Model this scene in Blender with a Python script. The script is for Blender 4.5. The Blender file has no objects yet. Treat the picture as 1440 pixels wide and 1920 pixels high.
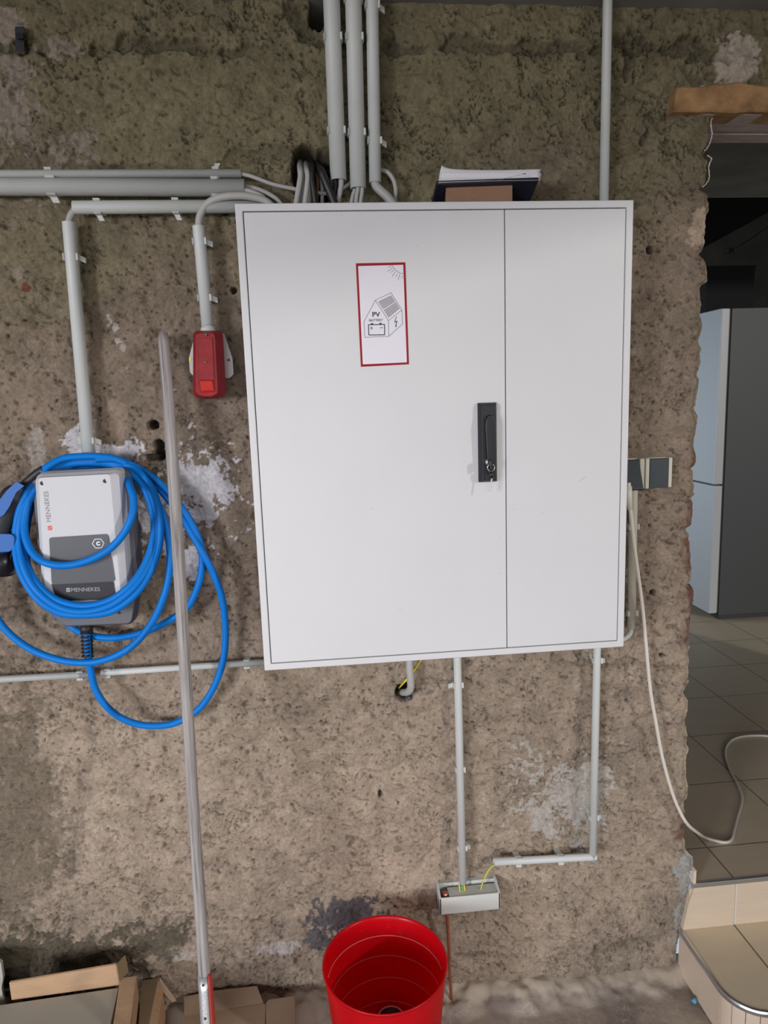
import bpy, bmesh, math, random
import numpy as np
from mathutils import Vector, Matrix

random.seed(7)
S = bpy.context.scene
COL = S.collection

# ------------------------------------------------------------------ camera
F = 1300.0                                    # focal length in pixels of the 1440x1920 frame
CAM = Vector((0.14249, -1.59096, 1.56288))
RIGHT = Vector((0.99508052, -0.0932296, -0.03351112))
DOWN = Vector((-0.0477897, -0.15541668, -0.98669235))
FWD = Vector((0.08678075, 0.98343983, -0.15910753))
cd = bpy.data.cameras.new('camera')
cd.sensor_fit = 'HORIZONTAL'; cd.sensor_width = 36.0; cd.lens = F / 1440 * 36.0
cd.clip_start = 0.02; cd.clip_end = 100
cam = bpy.data.objects.new('camera', cd); COL.objects.link(cam)
m = Matrix((RIGHT, -DOWN, -FWD)).transposed().to_4x4(); m.translation = CAM
cam.matrix_world = m
S.camera = cam

def at(u, v, x=None, y=None, z=None):
    """world point on the plane x=, y= or z= that was measured at picture place (u, v)"""
    d = RIGHT * ((u - 720) / F) + DOWN * ((v - 960) / F) + FWD
    if y is not None: t = (y - CAM.y) / d.y
    elif z is not None: t = (z - CAM.z) / d.z
    else: t = (x - CAM.x) / d.x
    return CAM + d * t

# ------------------------------------------------------------------ light and exposure
S.view_settings.view_transform = 'Standard'
S.view_settings.look = 'None'
S.view_settings.gamma = 1
S.view_settings.use_curve_mapping = False
S.view_settings.exposure = -0.22
w = bpy.data.worlds.new('world'); S.world = w; w.use_nodes = True
w.node_tree.nodes['Background'].inputs[0].default_value = (0.9, 0.92, 1.0, 1)
w.node_tree.nodes['Background'].inputs[1].default_value = 0.65

def area(name, loc, target, sx, sy, power, col):
    l = bpy.data.lights.new(name, 'AREA'); l.shape = 'RECTANGLE'; l.size = sx; l.size_y = sy
    l.energy = power; l.color = col
    o = bpy.data.objects.new(name, l); COL.objects.link(o); o.location = loc
    o.rotation_euler = (Vector(target) - Vector(loc)).to_track_quat('-Z', 'Y').to_euler()
    return o
area('sky_light_side', (-6.4, -8.1, 2.0), (0.0, 0.0, 1.2), 2.2, 2.0, 820, (0.95, 0.95, 1.0))
area('sky_light_front', (-1.0, -10.5, 2.3), (0.1, 0.0, 1.0), 6.0, 3.0, 380, (0.97, 0.96, 1.0))
area('sky_light_window', (5.9, -5.5, 3.0), (0.4, 0.0, 1.8), 0.24, 0.24, 215, (1.0, 0.95, 0.88))
bl_ = area('back_room_fill_light', (-0.9, 2.7, 1.55), (2.3, 2.3, 1.25), 0.9, 1.1, 8.0, (0.78, 0.88, 1.0))  # added fill aimed at the fridge door; this room has no window
bl_.data.spread = math.radians(60)

# ------------------------------------------------------------------ materials
def lin(r, g, b):
    return tuple((c / 255 / 12.92) if c / 255 <= 0.04045 else ((c / 255 + 0.055) / 1.055) ** 2.4 for c in (r, g, b))
def mat(name, col, rough=0.5, metal=0.0, var=0.0, vscale=30, bump=0.0, bscale=200, stretch=None, spec=0.5, col2=None, trans=0.0):
    m = bpy.data.materials.new(name); m.use_nodes = True
    nt = m.node_tree; N = nt.nodes; L = nt.links
    p = N['Principled BSDF']
    p.inputs['Base Color'].default_value = (*col, 1); p.inputs['Roughness'].default_value = rough
    p.inputs['Metallic'].default_value = metal; p.inputs['Specular IOR Level'].default_value = spec
    tc = N.new('ShaderNodeTexCoord'); mp = N.new('ShaderNodeMapping'); L.new(tc.outputs['Object'], mp.inputs[0])
    if stretch: mp.inputs['Scale'].default_value = stretch
    if var > 0 or col2:
        n = N.new('ShaderNodeTexNoise'); n.inputs['Scale'].default_value = vscale; n.inputs['Detail'].default_value = 6
        L.new(mp.outputs[0], n.inputs[0])
        r = N.new('ShaderNodeValToRGB'); r.color_ramp.elements[0].position = 0.3; r.color_ramp.elements[1].position = 0.7
        a = col2 or tuple(c * (1 - var) for c in col)
        b = tuple(min(1, c * (1 + var * 0.5)) for c in col)
        r.color_ramp.elements[0].color = (*a, 1); r.color_ramp.elements[1].color = (*b, 1)
        L.new(n.outputs[0], r.inputs[0]); L.new(r.outputs[0], p.inputs['Base Color'])
    if bump > 0:
        n = N.new('ShaderNodeTexNoise'); n.inputs['Scale'].default_value = bscale; n.inputs['Detail'].default_value = 4
        L.new(mp.outputs[0], n.inputs[0])
        bp = N.new('ShaderNodeBump'); bp.inputs['Strength'].default_value = bump; bp.inputs['Distance'].default_value = 0.002
        L.new(n.outputs[0], bp.inputs['Height']); L.new(bp.outputs[0], p.inputs['Normal'])
    return m

M = {}
M['enamel'] = mat('white_enamel', (0.635, 0.645, 0.665), 0.42, var=0.02, vscale=6, bump=0.06, bscale=900)
M['enamel_in'] = mat('dark_gap', (0.05, 0.05, 0.05), 0.8)
M['pvc'] = mat('grey_pvc', (0.56, 0.59, 0.58), 0.45, var=0.05, vscale=9)
M['pvc_clip'] = mat('pale_clip_plastic', (0.55, 0.57, 0.55), 0.5)
M['cable_grey'] = mat('grey_cable_sheath', (0.40, 0.40, 0.385), 0.5, var=0.05)
M['cable_black'] = mat('black_cable_sheath', (0.015, 0.015, 0.017), 0.45)
M['cable_white'] = mat('white_cable_sheath', (0.66, 0.62, 0.56), 0.4)
M['copper'] = mat('copper', (0.55, 0.20, 0.12), 0.38, metal=0.7, var=0.3, vscale=40)
M['earth_y'] = mat('yellow_insulation', (0.72, 0.62, 0.05), 0.4)
M['earth_g'] = mat('green_insulation', (0.12, 0.45, 0.08), 0.4)
M['blue'] = mat('blue_cable_sheath', (0.0, 0.165, 0.58), 0.5, spec=0.22)
M['blue_grip'] = mat('blue_soft_grip', (0.01, 0.11, 0.40), 0.55)
M['black'] = mat('black_plastic', (0.010, 0.012, 0.018), 0.5, bump=0.15, bscale=900)
M['blackgloss'] = mat('black_smooth_plastic', (0.007, 0.008, 0.013), 0.35)
M['charger'] = mat('charger_light_grey', (0.53, 0.54, 0.57), 0.45, bump=0.25, bscale=1200)
M['charger_dark'] = mat('charger_dark_grey', (0.105, 0.108, 0.125), 0.5, bump=0.25, bscale=1200)
M['display'] = mat('display_grey', (0.085, 0.088, 0.105), 0.32)
M['display_dark'] = mat('display_black', (0.022, 0.023, 0.032), 0.3)
M['print_white'] = mat('white_print', (0.72, 0.80, 0.82), 0.5)
M['print_grey'] = mat('grey_print', (0.20, 0.20, 0.23), 0.5)
M['print_mid'] = mat('mid_grey_print', (0.34, 0.35, 0.38), 0.5)
M['brown_wire'] = mat('brown_insulation', (0.13, 0.07, 0.03), .5)
M['print_red'] = mat('red_print', (0.62, 0.09, 0.10), 0.5)
M['sticker'] = mat('sticker_white', (0.72, 0.71, 0.78), 0.35)
M['sticker_red'] = mat('sticker_red', (0.30, 0.006, 0.018), 0.5, spec=0.25)
M['ink'] = mat('ink_black', (0.02, 0.03, 0.04), 0.5)
M['ink_soft'] = mat('ink_thin_line', (0.12, 0.13, 0.14), 0.5)
M['panel_print'] = mat('solar_print', (0.33, 0.32, 0.36), 0.5, var=0.25, vscale=900)
M['red_plastic'] = mat('red_socket_plastic', (0.25, 0.010, 0.015), 0.5, var=0.2, vscale=60, spec=0.3)
M['red_flap'] = mat('red_latch_plastic', (0.46, 0.016, 0.012), 0.5, spec=0.3)
M['socket_base'] = mat('socket_base_grey', (0.50, 0.48, 0.47), 0.55)
M['screw'] = mat('dull_screw', (0.22, 0.18, 0.11), 0.4, metal=0.6)
M['cream'] = mat('cream_plastic', (0.50, 0.48, 0.40), 0.42)
M['anthracite'] = mat('anthracite_plastic', (0.028, 0.038, 0.045), 0.4)
M['brownbox'] = mat('brown_carton', (0.27, 0.15, 0.095), 0.8, var=0.08)
M['paper'] = mat('paper_white', (0.72, 0.72, 0.76), 0.8, var=0.03)
M['folder'] = mat('dark_folder', (0.012, 0.014, 0.028), 0.38)
M['card'] = mat('cardboard', (0.46, 0.30, 0.18), 0.85, var=0.12, vscale=14, bump=0.2, bscale=300, stretch=(1, 6, 6))
M['card_in'] = mat('cardboard_inside', (0.27, 0.20, 0.12), 0.9, var=0.15, vscale=14)
M['card_pale'] = mat('cardboard_pale', (0.44, 0.33, 0.235), 0.9, var=0.18, vscale=10, bump=0.2, bscale=120)
M['board'] = mat('pale_board', (0.37, 0.355, 0.31), 0.7, var=0.08, vscale=4)
M['aluminium'] = mat('aluminium', (0.62, 0.63, 0.65), 0.3, metal=0.9, bump=0.1, bscale=400)
M['steel'] = mat('steel_socket', (0.66, 0.67, 0.70), 0.34, metal=0.75, bump=0.2, bscale=300)
M['chrome'] = mat('bright_metal', (0.75, 0.72, 0.66), 0.18, metal=1.0)
M['red_paint'] = mat('red_paint', (0.42, 0.05, 0.04), 0.45)
M['fridge'] = mat('fridge_white', (0.55, 0.58, 0.60), 0.4)
M['fridge_side'] = mat('fridge_side_painted_shade', (0.07, 0.078, 0.08), 0.5)  # shade on the fridge body is painted into this colour
M['gasket'] = mat('gasket', (0.06, 0.06, 0.06), 0.7)
M['darkbox'] = mat('dark_box_card', (0.012, 0.012, 0.013), 0.85)
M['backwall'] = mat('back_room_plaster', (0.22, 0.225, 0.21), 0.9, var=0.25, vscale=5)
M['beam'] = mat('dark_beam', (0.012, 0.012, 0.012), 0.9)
M['garage'] = mat('garage_plaster', (0.52, 0.48, 0.42), 0.95, var=0.2, vscale=3)
M['ceiling'] = mat('ceiling_plaster', (0.62, 0.62, 0.60), 0.95, var=0.2, vscale=3)
M['blockpanel'] = mat('block_panel_white', (0.66, 0.66, 0.65), 0.6)
M['soffit'] = mat('painted_soffit', (0.46, 0.40, 0.38), 0.9, var=0.2, vscale=20, stretch=(1, 4, 1))
M['mortar'] = mat('pale_mortar', (0.47, 0.46, 0.44), 0.9, var=0.25, vscale=40, bump=0.9, bscale=60)
M['whitemortar'] = mat('white_plaster_edge', (0.55, 0.50, 0.43), 0.9, var=0.2, vscale=80)
M['brick'] = mat('red_brick', (0.17, 0.07, 0.055), 0.9, var=0.4, vscale=60, bump=0.6, bscale=150)
M['tin'] = mat('dark_tin', (0.03, 0.02, 0.02), 0.4)
M['bluescrap'] = mat('blue_scrap', (0.12, 0.45, 0.62), 0.6, var=0.3, vscale=120)

def bucket_material():
    m = mat('red_bucket_plastic', (0.66, 0.004, 0.014), 0.30)
    nt = m.node_tree; N = nt.nodes; L = nt.links; p = N['Principled BSDF']
    tc = N.new('ShaderNodeTexCoord'); n = N.new('ShaderNodeTexNoise'); n.inputs['Scale'].default_value = 22; n.inputs['Detail'].default_value = 8
    n.inputs['Roughness'].default_value = 0.7
    L.new(tc.outputs['Object'], n.inputs[0])
    r = N.new('ShaderNodeValToRGB'); r.color_ramp.elements[0].position = 0.60; r.color_ramp.elements[1].position = 0.78
    r.color_ramp.elements[0].color = (0.66, 0.004, 0.014, 1); r.color_ramp.elements[1].color = (0.62, 0.09, 0.085, 1)
    L.new(n.outputs[0], r.inputs[0]); L.new(r.outputs[0], p.inputs['Base Color'])
    tl = N.new('ShaderNodeBsdfTranslucent'); tl.inputs[0].default_value = (0.95, 0.02, 0.03, 1)
    mx = N.new('ShaderNodeMixShader'); mx.inputs[0].default_value = 0.5
    L.new(p.outputs[0], mx.inputs[1]); L.new(tl.outputs[0], mx.inputs[2]); L.new(mx.outputs[0], N['Material Output'].inputs[0])
    return m
M['bucket'] = bucket_material()

def wood_material(name, dark, light, scale, stretch, rough=0.85, bump=0.5):
    m = bpy.data.materials.new(name); m.use_nodes = True
    nt = m.node_tree; N = nt.nodes; L = nt.links; p = N['Principled BSDF']; p.inputs['Roughness'].default_value = rough
    tc = N.new('ShaderNodeTexCoord'); mp = N.new('ShaderNodeMapping'); mp.inputs['Scale'].default_value = stretch
    L.new(tc.outputs['Object'], mp.inputs[0])
    n = N.new('ShaderNodeTexNoise'); n.inputs['Scale'].default_value = scale; n.inputs['Detail'].default_value = 9; n.inputs['Roughness'].default_value = 0.65
    L.new(mp.outputs[0], n.inputs[0])
    r = N.new('ShaderNodeValToRGB'); e = r.color_ramp.elements
    e[0].position = 0.33; e[0].color = (*[c * 0.4 for c in dark], 1); e[1].position = 0.72; e[1].color = (*light, 1)
    k = e.new(0.43); k.color = (*dark, 1)
    L.new(n.outputs[0], r.inputs[0]); L.new(r.outputs[0], p.inputs['Base Color'])
    b = N.new('ShaderNodeBump'); b.inputs['Strength'].default_value = bump; b.inputs['Distance'].default_value = 0.003
    L.new(n.outputs[0], b.inputs['Height']); L.new(b.outputs[0], p.inputs['Normal'])
    return m
M['greywood'] = wood_material('weathered_grey_wood', (0.26, 0.24, 0.235), (0.46, 0.435, 0.43), 190, (1, 1, 0.03))
M['lintel'] = wood_material('lintel_wood', (0.24, 0.135, 0.06), (0.52, 0.31, 0.14), 14, (0.8, 1, 1.0), bump=0.8)

def plaster_material():
    """rough render; the colour attribute carries paint remains, brick and old mortar, the noise does the grain"""
    m = bpy.data.materials.new('rough_render'); m.use_nodes = True
    nt = m.node_tree; N = nt.nodes; L = nt.links; p = N['Principled BSDF']; p.inputs['Roughness'].default_value = 0.95
    p.inputs['Specular IOR Level'].default_value = 0.15
    a = N.new('ShaderNodeAttribute'); a.attribute_name = 'tone'
    tc = N.new('ShaderNodeTexCoord')
    n = N.new('ShaderNodeTexNoise'); n.inputs['Scale'].default_value = 120; n.inputs['Detail'].default_value = 8; n.inputs['Roughness'].default_value = 0.75
    L.new(tc.outputs['Object'], n.inputs[0])
    r = N.new('ShaderNodeMapRange'); r.inputs[1].default_value = 0.28; r.inputs[2].default_value = 0.72
    r.inputs[3].default_value = 0.71; r.inputs[4].default_value = 1.46
    L.new(n.outputs[0], r.inputs[0])
    v = N.new('ShaderNodeVectorMath'); v.operation = 'SCALE'
    L.new(a.outputs['Color'], v.inputs[0]); L.new(r.outputs[0], v.inputs['Scale']); L.new(v.outputs[0], p.inputs['Base Color'])
    b = N.new('ShaderNodeBump'); b.inputs['Strength'].default_value = 1.0; b.inputs['Distance'].default_value = 0.0065
    L.new(n.outputs[0], b.inputs['Height']); L.new(b.outputs[0], p.inputs['Normal'])
    return m
M['render'] = plaster_material()

def floor_material():
    m = bpy.data.materials.new('worn_concrete'); m.use_nodes = True
    nt = m.node_tree; N = nt.nodes; L = nt.links; p = N['Principled BSDF']; p.inputs['Roughness'].default_value = 0.8
    tc = N.new('ShaderNodeTexCoord')
    n0 = N.new('ShaderNodeTexNoise'); n0.inputs['Scale'].default_value = 40; L.new(tc.outputs['Object'], n0.inputs[0])
    ad = N.new('ShaderNodeVectorMath'); ad.operation = 'MULTIPLY_ADD'; ad.inputs[1].default_value = (0.02, 0.02, 0.02)
    L.new(n0.outputs['Color'], ad.inputs[0]); L.new(tc.outputs['Object'], ad.inputs[2])
    vo = N.new('ShaderNodeTexVoronoi'); vo.feature = 'DISTANCE_TO_EDGE'; vo.inputs['Scale'].default_value = 45
    L.new(ad.outputs[0], vo.inputs[0])
    n1 = N.new('ShaderNodeTexNoise'); n1.inputs['Scale'].default_value = 9; n1.inputs['Detail'].default_value = 8; L.new(tc.outputs['Object'], n1.inputs[0])
    r1 = N.new('ShaderNodeValToRGB'); r1.color_ramp.elements[0].position = 0.35; r1.color_ramp.elements[1].position = 0.65
    r1.color_ramp.elements[0].color = (0.27, 0.225, 0.20, 1); r1.color_ramp.elements[1].color = (0.47, 0.41, 0.34, 1)
    L.new(n1.outputs[0], r1.inputs[0])
    r2 = N.new('ShaderNodeMapRange'); r2.inputs[1].default_value = 0.0; r2.inputs[2].default_value = 0.045; r2.inputs[3].default_value = 1; r2.inputs[4].default_value = 0
    L.new(vo.outputs[0], r2.inputs[0])
    n2 = N.new('ShaderNodeTexNoise'); n2.inputs['Scale'].default_value = 14; n2.inputs['Detail'].default_value = 3; L.new(tc.outputs['Object'], n2.inputs[0])
    r3 = N.new('ShaderNodeMapRange'); r3.inputs[1].default_value = 0.42; r3.inputs[2].default_value = 0.6; r3.inputs[3].default_value = 0; r3.inputs[4].default_value = 0.75
    L.new(n2.outputs[0], r3.inputs[0])
    mu = N.new('ShaderNodeMath'); mu.operation = 'MULTIPLY'; L.new(r2.outputs[0], mu.inputs[0]); L.new(r3.outputs[0], mu.inputs[1])
    mx = N.new('ShaderNodeMix'); mx.data_type = 'RGBA'; L.new(mu.outputs[0], mx.inputs[0]); L.new(r1.outputs[0], mx.inputs[6]); mx.inputs[7].default_value = (0.58, 0.52, 0.45, 1)
    # pale mortar strip trowelled along the foot of the back wall
    sp_ = N.new('ShaderNodeSeparateXYZ'); L.new(tc.outputs['Object'], sp_.inputs[0])
    n3 = N.new('ShaderNodeTexNoise'); n3.inputs['Scale'].default_value = 18; n3.inputs['Detail'].default_value = 5; L.new(tc.outputs['Object'], n3.inputs[0])
    a3 = N.new('ShaderNodeMath'); a3.operation = 'MULTIPLY_ADD'; L.new(n3.outputs[0], a3.inputs[0]); a3.inputs[1].default_value = 0.10; L.new(sp_.outputs[1], a3.inputs[2])
    r4 = N.new('ShaderNodeMapRange'); r4.inputs[1].default_value = -0.008; r4.inputs[2].default_value = 0.014; r4.inputs[3].default_value = 0; r4.inputs[4].default_value = 0.75
    L.new(a3.outputs[0], r4.inputs[0])
    m2 = N.new('ShaderNodeMix'); m2.data_type = 'RGBA'; L.new(r4.outputs[0], m2.inputs[0]); L.new(mx.outputs[2], m2.inputs[6]); m2.inputs[7].default_value = (0.53, 0.46, 0.37, 1)
    L.new(m2.outputs[2], p.inputs['Base Color'])
    b = N.new('ShaderNodeBump'); b.inputs['Strength'].default_value = 0.6; b.inputs['Distance'].default_value = 0.003
    L.new(n0.outputs[0], b.inputs['Height']); L.new(b.outputs[0], p.inputs['Normal'])
    return m
M['concrete'] = floor_material()

def tile_material(name, axes, off, size, grout_col, tile_col, gw=0.0028, rough=0.45):
    """beige tiles; grout lines along the two given object axes, at off + k*size"""
    m = bpy.data.materials.new(name); m.use_nodes = True
    nt = m.node_tree; N = nt.nodes; L = nt.links; p = N['Principled BSDF']; p.inputs['Roughness'].default_value = rough
    tc = N.new('ShaderNodeTexCoord'); sp = N.new('ShaderNodeSeparateXYZ'); L.new(tc.outputs['Object'], sp.inputs[0])
    outs = []
    for ax, o, s in zip(axes, off, size):
        a = N.new('ShaderNodeMath'); a.operation = 'SUBTRACT'; L.new(sp.outputs['XYZ'.index(ax)], a.inputs[0]); a.inputs[1].default_value = o - s * 50.5
        b = N.new('ShaderNodeMath'); b.operation = 'MODULO'; L.new(a.outputs[0], b.inputs[0]); b.inputs[1].default_value = s
        c = N.new('ShaderNodeMath'); c.operation = 'SUBTRACT'; L.new(b.outputs[0], c.inputs[0]); c.inputs[1].default_value = s / 2
        d = N.new('ShaderNodeMath'); d.operation = 'ABSOLUTE'; L.new(c.outputs[0], d.inputs[0])
        outs.append(d)
    mn = N.new('ShaderNodeMath'); mn.operation = 'MINIMUM'; L.new(outs[0].outputs[0], mn.inputs[0]); L.new(outs[-1].outputs[0], mn.inputs[1])
    g = N.new('ShaderNodeMapRange'); g.inputs[1].default_value = gw * 0.6; g.inputs[2].default_value = gw; g.inputs[3].default_value = 1; g.inputs[4].default_value = 0
    L.new(mn.outputs[0], g.inputs[0])
    n = N.new('ShaderNodeTexNoise'); n.inputs['Scale'].default_value = 25; n.inputs['Detail'].default_value = 6
    mp = N.new('ShaderNodeMapping'); mp.inputs['Scale'].default_value = (0.3, 1, 3); L.new(tc.outputs['Object'], mp.inputs[0]); L.new(mp.outputs[0], n.inputs[0])
    r = N.new('ShaderNodeValToRGB'); r.color_ramp.elements[0].position = 0.3; r.color_ramp.elements[1].position = 0.7
    r.color_ramp.elements[0].color = (*[c * 0.93 for c in tile_col], 1); r.color_ramp.elements[1].color = (*tile_col, 1)
    L.new(n.outputs[0], r.inputs[0])
    mx = N.new('ShaderNodeMix'); mx.data_type = 'RGBA'; L.new(g.outputs[0], mx.inputs[0]); L.new(r.outputs[0], mx.inputs[6]); mx.inputs[7].default_value = (*grout_col, 1)
    L.new(mx.outputs[2], p.inputs['Base Color'])
    b = N.new('ShaderNodeBump'); b.invert = True; b.inputs['Strength'].default_value = 0.6; b.inputs['Distance'].default_value = 0.002
    L.new(g.outputs[0], b.inputs['Height']); L.new(b.outputs[0], p.inputs['Normal'])
    return m
TILE = (0.70, 0.58, 0.44)
M['tile_floor'] = tile_material('floor_tiles', 'XY', (1.195, 0.135), (0.297, 0.313), (0.22, 0.19, 0.15), (0.64, 0.54, 0.395))
M['tile_riser'] = tile_material('riser_tiles', 'X', (1.199,), (0.297,), (0.70, 0.66, 0.58), TILE)
M['tile_tread'] = tile_material('tread_tiles', 'X', (1.197,), (0.297,), (0.20, 0.165, 0.125), (0.80, 0.68, 0.50))

# ------------------------------------------------------------------ helpers
OFF = {}
def finish(name, me, material, parent, smooth, bevel, base=None):
    o = bpy.data.objects.new(name, me); COL.objects.link(o)
    if material: me.materials.append(material)
    if parent is not None:
        off = OFF[parent]; o.parent = parent
    else:
        n = len(me.vertices); co = np.empty(n * 3); me.vertices.foreach_get('co', co); co = co.reshape(-1, 3)
        off = Vector(base) if base is not None else Vector(((co[:, 0].min() + co[:, 0].max()) / 2, (co[:, 1].min() + co[:, 1].max()) / 2, co[:, 2].min()))
        o.location = off
    me.transform(Matrix.Translation(-off)); OFF[o] = off
    if smooth:
        for p in me.polygons: p.use_smooth = True
    if bevel:
        b = o.modifiers.new('bevel', 'BEVEL'); b.width = bevel; b.segments = 3; b.limit_method = 'ANGLE'; b.angle_limit = math.radians(35)
        wn = o.modifiers.new('wn', 'WEIGHTED_NORMAL'); wn.keep_sharp = False
        for p in me.polygons: p.use_smooth = True
    return o
def geo(name, verts, faces, material, parent=None, smooth=False, bevel=0, base=None):
    me = bpy.data.meshes.new(name)
    me.from_pydata([tuple(v) for v in verts], [], faces)
    bm = bmesh.new(); bm.from_mesh(me); bmesh.ops.recalc_face_normals(bm, faces=bm.faces); bm.to_mesh(me); bm.free()
    me.update()
    return finish(name, me, material, parent, smooth, bevel, base)
class G:
    """collects pieces of ONE part"""
    def __init__(s): s.v = []; s.f = []
    def add(s, v, f):
        k = len(s.v); s.v += [Vector(p) for p in v]; s.f += [tuple(i + k for i in q) for q in f]; return s
    def box(s, x, y, z):
        v = [(a, b, c) for c in z for b in y for a in x]
        return s.add(v, [(0, 2, 3, 1), (4, 5, 7, 6), (0, 1, 5, 4), (2, 6, 7, 3), (0, 4, 6, 2), (1, 3, 7, 5)])
    def loft(s, loops, cap0=True, cap1=True, closed=True):
        n = len(loops[0]); v = [p for l in loops for p in l]; f = []
        for i in range(len(loops) - 1):
            for j in range(n if closed else n - 1):
                k = (j + 1) % n
                f.append((i * n + j, i * n + k, (i + 1) * n + k, (i + 1) * n + j))
        if cap0: f.append(tuple(range(n)))
        if cap1: f.append(tuple(range((len(loops) - 1) * n, len(loops) * n)))
        return s.add(v, f)
    def tube(s, pts, r, seg=14, caps=True):
        pts = [Vector(p) for p in pts]; n = len(pts)
        rr = r if isinstance(r, (list, tuple)) else [r] * n
        t = (pts[1] - pts[0]).normalized(); nrm = t.orthogonal().normalized(); loops = []
        for i in range(n):
            t2 = (pts[min(i + 1, n - 1)] - pts[max(i - 1, 0)]).normalized()
            nrm = (nrm - t2 * nrm.dot(t2)).normalized(); b = t2.cross(nrm)
            loops.append([pts[i] + (nrm * math.cos(a) + b * math.sin(a)) * rr[i] for a in [2 * math.pi * k / seg for k in range(seg)]])
        return s.loft(loops, caps, caps)
    def hollow(s, a, b, r, th=0.0016, seg=28):
        a, b = Vector(a), Vector(b); t = (b - a).normalized(); n = t.orthogonal().normalized(); c = t.cross(n)
        ring = lambda p, q: [p + (n * math.cos(x) + c * math.sin(x)) * q for x in [2 * math.pi * k / seg for k in range(seg)]]
        ls = [ring(a, r), ring(b, r), ring(b, r - th), ring(a, r - th), ring(a, r)]
        return s.loft(ls, False, False)
    def lathe(s, prof, c, seg=64):
        loops = [[Vector((c[0] + r * math.cos(a), c[1] + r * math.sin(a), c[2] + z)) for a in [2 * math.pi * k / seg for k in range(seg)]] for r, z in prof]
        return s.loft(loops, False, False)
    def strip(s, p, q, wd, y=None, th=0.0002):
        """thin printed line in the xz plane, a real film of th thickness"""
        p, q = Vector(p), Vector(q); d = (q - p).normalized(); nn = Vector((-d.z, 0, d.x)) * wd / 2
        a = [p + nn, p - nn, q - nn, q + nn]
        return s.loft([a, [v + Vector((0, -th, 0)) for v in a]])
    def poly(s, pts, th=0.0002):
        a = [Vector(p) for p in pts]
        return s.loft([a, [v + Vector((0, -th, 0)) for v in a]])
    def make(s, name, material, parent=None, smooth=False, bevel=0, base=None):
        return geo(name, s.v, s.f, material, parent, smooth, bevel, base)

def thing(name, label, cat, loc, group=None):
    o = bpy.data.objects.new(name, None); COL.objects.link(o); o.location = loc; o.empty_display_size = 0.05
    o['label'] = label; o['category'] = cat; OFF[o] = Vector(loc)
    if group: o['group'] = group
    return o
def tag(o, label, cat, group=None):
    o['label'] = label; o['category'] = cat
    if group: o['group'] = group
    return o
def struct(o): o['kind'] = 'structure'; return o

def crom(P, sub=10):
    P = [Vector(p) for p in P]; out = []
    for i in range(len(P) - 1):
        p0, p1, p2, p3 = P[max(i - 1, 0)], P[i], P[i + 1], P[min(i + 2, len(P) - 1)]
        for k in range(sub):
            t = k / sub
            out.append(0.5 * ((2 * p1) + (p2 - p0) * t + (2 * p0 - 5 * p1 + 4 * p2 - p3) * t * t + (3 * p1 - p0 - 3 * p2 + p3) * t ** 3))
    out.append(P[-1]); return out
def rpoly(pts, r, n=6):
    """round the corners of an xz polygon (list of Vectors with a shared y)"""
    out = []; L = len(pts); rr = r if isinstance(r, (list, tuple)) else [r] * L
    for i in range(L):
        a, b, c = Vector(pts[i - 1]), Vector(pts[i]), Vector(pts[(i + 1) % L])
        u, v = (a - b).normalized(), (c - b).normalized(); d = rr[i]
        p, q = b + u * d, b + v * d
        for k in range(n + 1):
            t = k / n; out.append(p * (1 - t) ** 2 + b * 2 * t * (1 - t) + q * t * t)
    return out
def inset(pts, d):
    c = sum(pts, Vector()) / len(pts)
    out = []
    for p in pts:
        v = p - c; out.append(c + Vector((v.x * (1 - d / max(abs(v.x), 1e-6)) if abs(v.x) > d else v.x * 0.5, 0, v.z * (1 - d / max(abs(v.z), 1e-6)) if abs(v.z) > d else v.z * 0.5)) + Vector((0, v.y, 0)))
    return out
def text(name, body, p, right, up, h, material, parent, align='LEFT', bold=0.0, th=0.0002, width=None):
    c = bpy.data.curves.new(name, 'FONT'); c.body = body; c.size = 1; c.align_x = align; c.offset = bold; c.resolution_u = 3
    t = bpy.data.objects.new('t', c); COL.objects.link(t)
    bpy.context.view_layer.update()
    me = bpy.data.meshes.new_from_object(t.evaluated_get(bpy.context.evaluated_depsgraph_get()))
    COL.objects.unlink(t); bpy.data.objects.remove(t)
    R = Vector(right).normalized(); U = Vector(up).normalized(); N = R.cross(U)
    ys = [v.co.y for v in me.vertices]; xs = [v.co.x for v in me.vertices]; sc = h / (max(ys) - min(ys)); y0 = min(ys)
    sx = sc if width is None else width / (max(xs) - min(xs))
    for v in me.vertices:
        v.co = Vector(p) + R * v.co.x * sx + U * (v.co.y - y0) * sc + N * th
    return finish(name, me, material, parent, False, 0)

# ------------------------------------------------------------------ numpy noise
def hsh(ix, iz, seed):
    h = (ix.astype(np.int64) * 374761393 + iz.astype(np.int64) * 668265263 + seed * 1442695041) & 0x7fffffff
    h = ((h ^ (h >> 13)) * 1274126177) & 0x7fffffff
    h = (h ^ (h >> 16)) & 0xffffff
    return h / float(0xffffff)
def vn(x, z, s, seed):
    x = x / s; z = z / s; ix = np.floor(x); iz = np.floor(z); fx = x - ix; fz = z - iz
    fx = fx * fx * (3 - 2 * fx); fz = fz * fz * (3 - 2 * fz)
    a = hsh(ix, iz, seed); b = hsh(ix + 1, iz, seed); c = hsh(ix, iz + 1, seed); d = hsh(ix + 1, iz + 1, seed)
    return (a * (1 - fx) + b * fx) * (1 - fz) + (c * (1 - fx) + d * fx) * fz - 0.5
def fbm(x, z, s, seed, o=4, g=0.5):
    t = 0; a = 1
    for k in range(o): t = t + vn(x + 0.37 * k, z - 0.51 * k, s / 2 ** k, seed + k) * a; a *= g
    return t
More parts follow.
